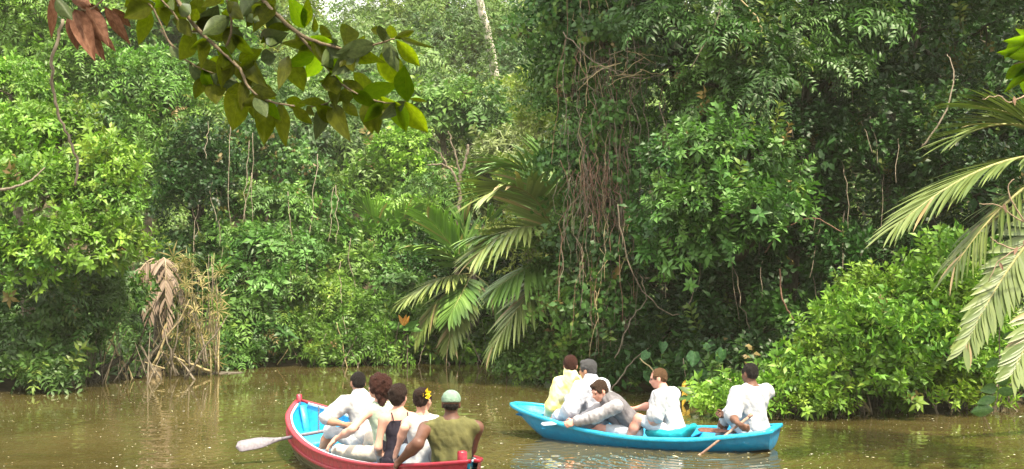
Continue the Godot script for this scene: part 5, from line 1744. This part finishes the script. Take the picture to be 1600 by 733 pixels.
	# eyes and brows
	for q in [-1.0, 1.0]:
		var st := begin()
		var sp := SphereMesh.new()
		sp.radius = .0105 * k; sp.height = .017 * k; sp.radial_segments = 12; sp.rings = 6
		var ey := part("eye", sp, M.eye, root)
		ey.transform = Transform3D(hb, hc + hb * Vector3(q * .03, .008, .077) * k - root.position)
		tube(st, PackedVector3Array([hc + hb * Vector3(q * .013, .025, .089) * k - root.position, hc + hb * Vector3(q * .03, .031, .087) * k - root.position, hc + hb * Vector3(q * .05, .024, .075) * k - root.position]), .0045 * k, .003 * k, 5)
		part("eyebrow", done(st), s.hair_mat, root)
	# the shirt
	var top: Dictionary = s.get("top", {})
	if top:
		var g0: float = top.get("fat", .014)
		var sl: float = top.get("sleeve", .0)
		var sv := PackedVector3Array()
		var si := PackedInt32Array()
		var T := Field.new(lo, hi, .012, 60.0)
		var gg := Vector3.ONE * g0
		var low: float = top.get("low", .02)
		T.ell(p + u1 * .015, bp, (Vector3(.15 if not fem else .158, .11, .11) * k) * Vector3(bw, 1, bw) + gg)
		T.ell(waist, bc, (Vector3(.128 if not fem else .115, .15, .092) * k) * Vector3(bw, 1, bw) + gg)
		T.ell(chest + u2 * .01, bc, (Vector3(.15 if not fem else .132, .165, .103) * k) * Vector3(bw, 1, bw) + gg)
		T.cap(p.lerp(waist, .3), waist, .1 * k, .1 * k)
		if top.get("yoke", true):
			T.cap(shl + rt * .03, shr - rt * .03, .05 * k + g0 * .8, .05 * k + g0 * .8)
			T.cap(neck - u3 * .025 + rt * .02, shl.lerp(neck, .25) - u2 * .01, .046 * k + g0 * .7, .042 * k + g0 * .6)
			T.cap(neck - u3 * .025 - rt * .02, shr.lerp(neck, .25) - u2 * .01, .046 * k + g0 * .7, .042 * k + g0 * .6)
		if top.get("collar", 0.0) > 0:
			T.cap(neck - u3 * .03, neck + u3 * top.collar, .066 * k + g0, .062 * k + g0)
		var S := Field.new(lo, hi, .012, 60.0) if top.has("sleeve_mat") else T
		if sl > 0:
			for q in [[shl, L], [shr, Rr]]:
				var sr: float = g0 + top.get("loose", .008)
				if sl <= 1.0: S.cap(q[0], q[0].lerp(q[1][0], sl), .05 * k + sr, .043 * k + sr * 1.25)
				else:
					S.cap(q[0], q[1][0], .05 * k + sr, .04 * k + sr)
					S.cap(q[1][0], q[1][0].lerp(q[1][1], sl - 1.0), .04 * k + sr, .028 * k + sr)
		if top.has("sleeve_mat"):
			S.skin(sv, si)
			add_mesh("sleeve", sv, si, top.sleeve_mat, root, .009, 12.0)
			sv = PackedVector3Array()
			si = PackedInt32Array()
		T.clip(-u1, p - u1 * low)
		if top.has("cut"): T.clip(u2, chest + u2 * top.cut)
		if not top.get("collar", 0.0) > 0: T.clip(u3 - ft * .35, neck + u3 * (.03 - .02 * (1.0 if top.get("scoop", false) else 0.0)))
		if sl == 0.0 and top.get("yoke", true):
			T.clip(-rt + u2 * .25, shl - rt * (.0 if not top.has("wide") else top.wide))
			T.clip(rt + u2 * .25, shr + rt * (.0 if not top.has("wide") else top.wide))
		T.skin(sv, si)
		add_mesh(top.get("name", "shirt"), sv, si, top.mat, root, top.get("wrinkle", .011) * .95, top.get("freq", 9.0) * .75)
		if top.has("straps"):
			for q in [-1.0, 1.0]:
				var st := begin()
				var pts := PackedVector3Array()
				for w in [[.05, -.116, .075], [.1, -.104, .078], [.148, -.06, .082], [.162, .0, .085], [.13, .06, .085], [.07, .1, .08]]:
					pts.append(chest + u2 * w[0] * k + ft * w[1] * k + rt * q * w[2] * k - root.position)
				tube(st, pts, .006, .006, 5)
				part("strap", done(st), top.mat, root)
	var leg: Dictionary = s.get("legs", {})
	if leg:
		var sv := PackedVector3Array()
		var si := PackedInt32Array()
		var T := Field.new(lo, hi, .013, 60.0)
		T.ell(p - u1 * .005, bp, (Vector3(.155 if not fem else .165, .108, .112) * k) * Vector3(bw, 1, bw) + Vector3.ONE * .008)
		var to: float = leg.get("to", .9)
		for q in [[hl, KL], [hr, KR]]:
			T.cap(q[0], q[0].lerp(q[1][0], minf(to, 1)), .088 * k, .074 * k if to < 1 else .064 * k)
			if to > 1:
				T.cap(q[1][0], q[1][0].lerp(q[1][1], to - 1), .064 * k, .056 * k)
		T.skin(sv, si)
		add_mesh(leg.get("name", "trousers"), sv, si, leg.mat, root, .009, 10.0)
	var bits := {"hb": hb, "hc": hc, "k": k, "L": L, "R": Rr}
	if s.has("extra"): (s.extra as Callable).call(root, bits)

func add_mesh(called: String, v: PackedVector3Array, idx: PackedInt32Array, mat: Material, root: Node3D, wrinkle: float, freq := 9.0) -> void:
	for i in v.size(): v[i] -= root.position
	part(called, meshed(v, idx, wrinkle, freq), mat, root)

func skin_of(a: Color, b: Color) -> StandardMaterial3D:
	var m := paint(Color.WHITE, .5, .4)
	m.albedo_texture = noise_tex(.02, a, b, 128, 3, 33)
	m.uv1_triplanar = true
	m.uv1_scale = Vector3(2, 2, 2)
	return m

func people() -> void:
	M.eye = paint(col(.03, .02, .018), .15)
	var fair := skin_of(col(.46, .235, .165), col(.58, .33, .25))
	var pink := skin_of(col(.5, .22, .16), col(.6, .33, .26))
	var tan := skin_of(col(.34, .16, .1), col(.45, .24, .16))
	var dark := skin_of(col(.075, .032, .02), col(.12, .055, .036))
	var brownskin := skin_of(col(.11, .05, .032), col(.17, .085, .055))
	var hair := func(c: Color, d: Color) -> StandardMaterial3D: return grain(c, d, Vector3(16, 9, 16), .5, .05, 2.5)
	var black := hair.call(col(.012, .009, .009), col(.035, .026, .022)) as Material
	var auburn := hair.call(col(.045, .014, .01), col(.13, .045, .03)) as Material
	var umber := hair.call(col(.025, .013, .01), col(.075, .038, .026)) as Material
	var grey := hair.call(col(.08, .08, .085), col(.2, .2, .21)) as Material
	var sandy := hair.call(col(.13, .065, .03), col(.26, .15, .075)) as Material
	var brown := hair.call(col(.05, .026, .016), col(.13, .075, .045)) as Material
	var white := cloth(col(.44, .44, .455), col(.36, .365, .39))
	var mint := cloth(col(.42, .5, .38), col(.34, .42, .31))
	var ink := cloth(col(.018, .014, .022), col(.03, .025, .035))
	var khaki := cloth(col(.115, .11, .042), col(.08, .078, .03))
	var shorts := cloth(col(.5, .52, .55), col(.38, .41, .45))
	var beige := cloth(col(.62, .52, .42), col(.5, .44, .38))
	var denim := cloth(col(.45, .5, .55), col(.3, .36, .42))
	var slate := cloth(col(.17, .16, .175), col(.105, .1, .11), .6)
	var silver := cloth(col(.52, .54, .6), col(.38, .4, .47), .4)
	var lemon := cloth(col(.78, .7, .16), col(.72, .7, .52), .4, 1.6)
	var rb := red_frame
	var bb := blue_frame
	var fr := -red_frame.basis.x
	var fb := -blue_frame.basis.x
	var lp := red_frame.basis.z
	# the red boat, from the bow
	person("dark haired man in a white short sleeved shirt nearest the bow of the red boat", {"p": rb * Vector3(2.02, .26, -.07), "f": Vector3(-.62, 0, -.78), "lean": .28, "face": Vector3(-.35, -.05, -.93), "skin": tan, "hair": "short", "hair_mat": black,
		"lh": at(540, 664, 11.75), "rh": rb * Vector3(1.55, .4, -.25), "le": Vector3(-.3, -.8, .6), "top": {"mat": white, "collar": .012, "sleeve": .85, "fat": .02, "loose": .016, "wrinkle": .016}, "legs": {"mat": white, "to": 1.15},
		"lf": rb * Vector3(1.5, -.02, .3), "rf": rb * Vector3(1.45, -.02, -.1)})
	person("woman with long curly auburn hair in a pale mint sleeveless top", {"p": rb * Vector3(2.6, .22, -.09), "f": Vector3(-.5, 0, -.87), "lean": .1, "side": -.14, "fem": true, "k": 1.03, "face": Vector3(-.86, .12, -.5), "hup": Vector3(-.25, 1, -.05), "skin": fair, "hair": "long", "hair_mat": auburn,
		"lh": at(523, 688, 11.3), "rh": rb * Vector3(2.2, .25, -.3), "le": Vector3(0, -.2, 1), "ln": Vector3(.2, -1, 0), "ld": Vector3(-.6, -.6, .1), "curl": .5, "top": {"mat": mint, "fat": .016, "wrinkle": .014, "wide": .012}, "legs": {"mat": beige, "to": 1.6},
		"lf": rb * Vector3(2.05, -.03, .32), "rf": rb * Vector3(1.95, -.03, .0), "lk": Vector3(-1, .3, .3)})
	person("woman with short dark curls in a black strappy top", {"p": rb * Vector3(3.1, .2, -.0), "f": Vector3(-.3, 0, -.95), "lean": .1, "fem": true, "k": .98, "face": Vector3(.38, -.03, -.92), "skin": fair, "hair": "curly", "hair_mat": umber,
		"lh": rb * Vector3(2.86, .2, .12), "rh": rb * Vector3(2.75, .25, -.2), "le": Vector3(-.15, -1, .5), "top": {"mat": ink, "fat": .012, "yoke": false, "cut": .075, "low": .1, "straps": true, "wrinkle": .008}, "legs": {"mat": ink, "to": .9, "name": "skirt"}})
	person("woman in a white sleeveless top, yellow flower in her pinned up hair", {"p": rb * Vector3(3.62, .2, -.02), "f": Vector3(-.25, 0, -.97), "lean": .08, "fem": true, "k": 1.0, "face": Vector3(.42, -.02, -.9), "skin": fair, "hair": "up", "hair_mat": umber,
		"lh": at(620, 704, 10.35), "rh": rb * Vector3(3.25, .3, -.25), "le": Vector3(0, -.2, 1), "top": {"mat": white, "fat": .016, "wrinkle": .014, "wide": .012}, "legs": {"mat": denim, "to": 1.3}, "extra": flower})
	person("broad man in an olive sleeveless shirt and pale green cap, in the red boat", {"p": rb * Vector3(4.16, .2, -.06), "f": Vector3(-.14, 0, -1), "lean": .08, "broad": 1.22, "arm": 1.2, "k": 1.04, "face": Vector3(-.02, -.08, -1), "skin": dark, "hair": "cap", "hair_mat": black,
		"lh": at(626, 719, 9.95), "rh": rb * Vector3(3.75, .2, -.35), "le": Vector3(-.1, -.3, 1), "ln": Vector3(.3, -.6, -.5), "curl": 1.2, "top": {"mat": khaki, "fat": .022, "wrinkle": .018, "wide": .03, "low": .1}, "legs": {"mat": slate, "to": 1.3}, "extra": cap})
	# the blue boat, from the bow
	person("person with auburn hair in a yellow raincoat at the bow of the blue boat", {"p": bb * Vector3(0.82, 0.22, -.05), "f": Vector3(-.55, 0, -.83), "lean": .1, "fem": true, "k": 1.06, "face": Vector3(.05, -.06, -1), "skin": pink, "hair": "thick", "hair_mat": auburn,
		"lf": bb * Vector3(.6, .08, .0), "rf": bb * Vector3(.58, .08, -.08), "lk": Vector3(.5, .1, -1), "rk": Vector3(.5, .3, -1), "top": {"mat": lemon, "fat": .035, "sleeve": 1.9, "loose": .02, "collar": .05, "low": .14, "wrinkle": .022, "freq": 7.0, "name": "raincoat"}, "legs": {"mat": lemon, "to": 1.95}})
	person("grey haired man in a translucent white raincoat beside the yellow raincoat", {"p": bb * Vector3(1.18, 0.20, .1), "f": Vector3(-.7, 0, -.7), "lean": .18, "k": 1.06, "face": Vector3(-.82, -.08, -.5), "skin": tan, "hair": "thick", "hair_mat": grey,
		"lh": bb * Vector3(0.72, 0.27, .3), "lf": bb * Vector3(.8, .04, .1), "rf": bb * Vector3(.78, .04, -.02), "top": {"mat": silver, "fat": .036, "sleeve": 1.9, "loose": .022, "collar": .02, "low": .14, "wrinkle": .024, "freq": 7.0, "name": "raincoat"}, "legs": {"mat": shorts, "to": 1.7}})
	person("man in a grey jacket leaning over the side of the blue boat towards the water", {"p": bb * Vector3(1.70, 0.16, .18), "f": Vector3(-.97, 0, .1), "lean": .95, "side": -.15, "k": 1.03, "face": Vector3(-.8, -.42, .42), "hup": Vector3(-.35, 1, .1), "skin": pink, "hair": "thick", "hair_mat": brown,
		"lh": at(886, 664, 13.5), "rh": at(897, 660, 13.6), "le": Vector3(.2, -1, .3), "re": Vector3(.1, -1, -.3), "ld": Vector3(-1, -.25, .2), "rd": Vector3(-1, -.2, .2), "curl": 1.0, "ln": Vector3(0, -.3, -1), "rn": Vector3(0, -.3, 1),
		"top": {"mat": slate, "sleeve_mat": cloth(col(.36, .35, .37), col(.25, .24, .26), .6), "fat": .024, "sleeve": 1.86, "loose": .012, "collar": .02, "low": .1, "wrinkle": .016, "name": "jacket"}, "legs": {"mat": shorts, "to": .72, "name": "shorts"}, "lf": bb * Vector3(1.00, -0.05, .28), "rf": bb * Vector3(1.10, -0.05, .0), "lk": Vector3(-.2, .35, .3)})
	person("man with cropped sandy hair and glasses in a white shirt sitting on the teal bag", {"p": bb * Vector3(2.20, 0.17, .1), "f": Vector3(-.85, 0, -.52), "lean": .3, "k": 1.03, "face": Vector3(-.93, -.2, -.22), "skin": pink, "hair": "short", "hair_mat": sandy,
		"lh": at(1000, 655, 13.5), "rh": bb * Vector3(1.62, 0.39, -.05), "le": Vector3(0, -1, .5), "top": {"mat": white, "sleeve": .8, "fat": .024, "loose": .02, "low": .06, "wrinkle": .018}, "legs": {"mat": shorts, "to": .8, "name": "shorts"},
		"lf": bb * Vector3(1.64, -0.06, .36), "rf": bb * Vector3(1.53, -0.06, .1), "lk": Vector3(-.4, 1, .1), "extra": glasses})
	person("man with short black hair in a loose white shirt paddling the blue boat", {"p": bb * Vector3(3.16, 0.20, -.06), "f": Vector3(-.42, 0, -.9), "lean": .12, "k": 1.07, "face": Vector3(-.55, -.08, -.83), "skin": brownskin, "hair": "short", "hair_mat": black,
		"lh": at(1155, 663, 12.75), "rh": bb * Vector3(2.81, 0.39, .1), "le": Vector3(-.4, -1, .4), "re": Vector3(1, -.35, .25), "ld": Vector3(.6, -.4, .5), "curl": 1.3, "top": {"mat": white, "sleeve": .95, "fat": .03, "loose": .014, "low": .12, "wrinkle": .022, "freq": 8.0}, "legs": {"mat": denim, "to": 1.7}})

func flower(root: Node3D, s: Dictionary) -> void:
	var m := paint(col(.8, .62, .02), .6)
	m.backlight_enabled = true
	m.backlight = Color(.6, .5, .1)
	var c: Vector3 = s.hc + s.hb * Vector3(-.07, .055, -.055)
	for i in 11:
		var o := part("petal", big_leaf(R(.05, .075), .032, .3, .4), m, root)
		var y: Vector3 = (s.hb * Vector3(-1, .4, -.7) + rv() * 1.0).normalized()
		o.transform = aim(y, R(0, 6), 1.0, c + rv() * .03 - root.position)

func cap(root: Node3D, s: Dictionary) -> void:
	var hb: Basis = s.hb
	var hc: Vector3 = s.hc
	var m := cloth(col(.2, .29, .22), col(.13, .2, .15), .8, 5.0)
	var T := Field.new(hc - Vector3.ONE * .24, hc + Vector3.ONE * .24, .007, 150.0)
	T.ell(hc + hb * Vector3(0, .04, -.014), hb, Vector3(.09, .092, .108))
	T.clip(-hb.y, hc + hb.y * .018)
	var v := PackedVector3Array()
	var i := PackedInt32Array()
	T.skin(v, i)
	add_mesh("cap", v, i, m, root, .003, 20.0)
	T = Field.new(hc - Vector3.ONE * .24, hc + Vector3.ONE * .24, .007, 150.0)
	T.ell(hc + hb * Vector3(0, .025, .12), hb, Vector3(.075, .012, .07))
	v = PackedVector3Array(); i = PackedInt32Array()
	T.skin(v, i)
	add_mesh("cap_peak", v, i, m, root, 0.0)

func glasses(root: Node3D, s: Dictionary) -> void:
	var st := begin()
	var hb: Basis = s.hb
	for q in [-1.0, 1.0]:
		var ring := PackedVector3Array()
		for k in 13:
			var a := TAU * k / 12
			ring.append(s.hc + hb * Vector3(q * .032 + cos(a) * .023, .006 + sin(a) * .017, .098) - root.position)
		tube(st, ring, .0025, .0025, 4)
		tube(st, PackedVector3Array([s.hc + hb * Vector3(q * .055, .01, .096) - root.position, s.hc + hb * Vector3(q * .079, .012, .05) - root.position, s.hc + hb * Vector3(q * .084, .01, -.005) - root.position]), .0025, .002, 4)
	tube(st, PackedVector3Array([s.hc + hb * Vector3(-.01, .008, .102) - root.position, s.hc + hb * Vector3(.01, .008, .102) - root.position]), .0025, .0025, 4)
	part("glasses", done(st), paint(col(.03, .03, .035), .3), root)
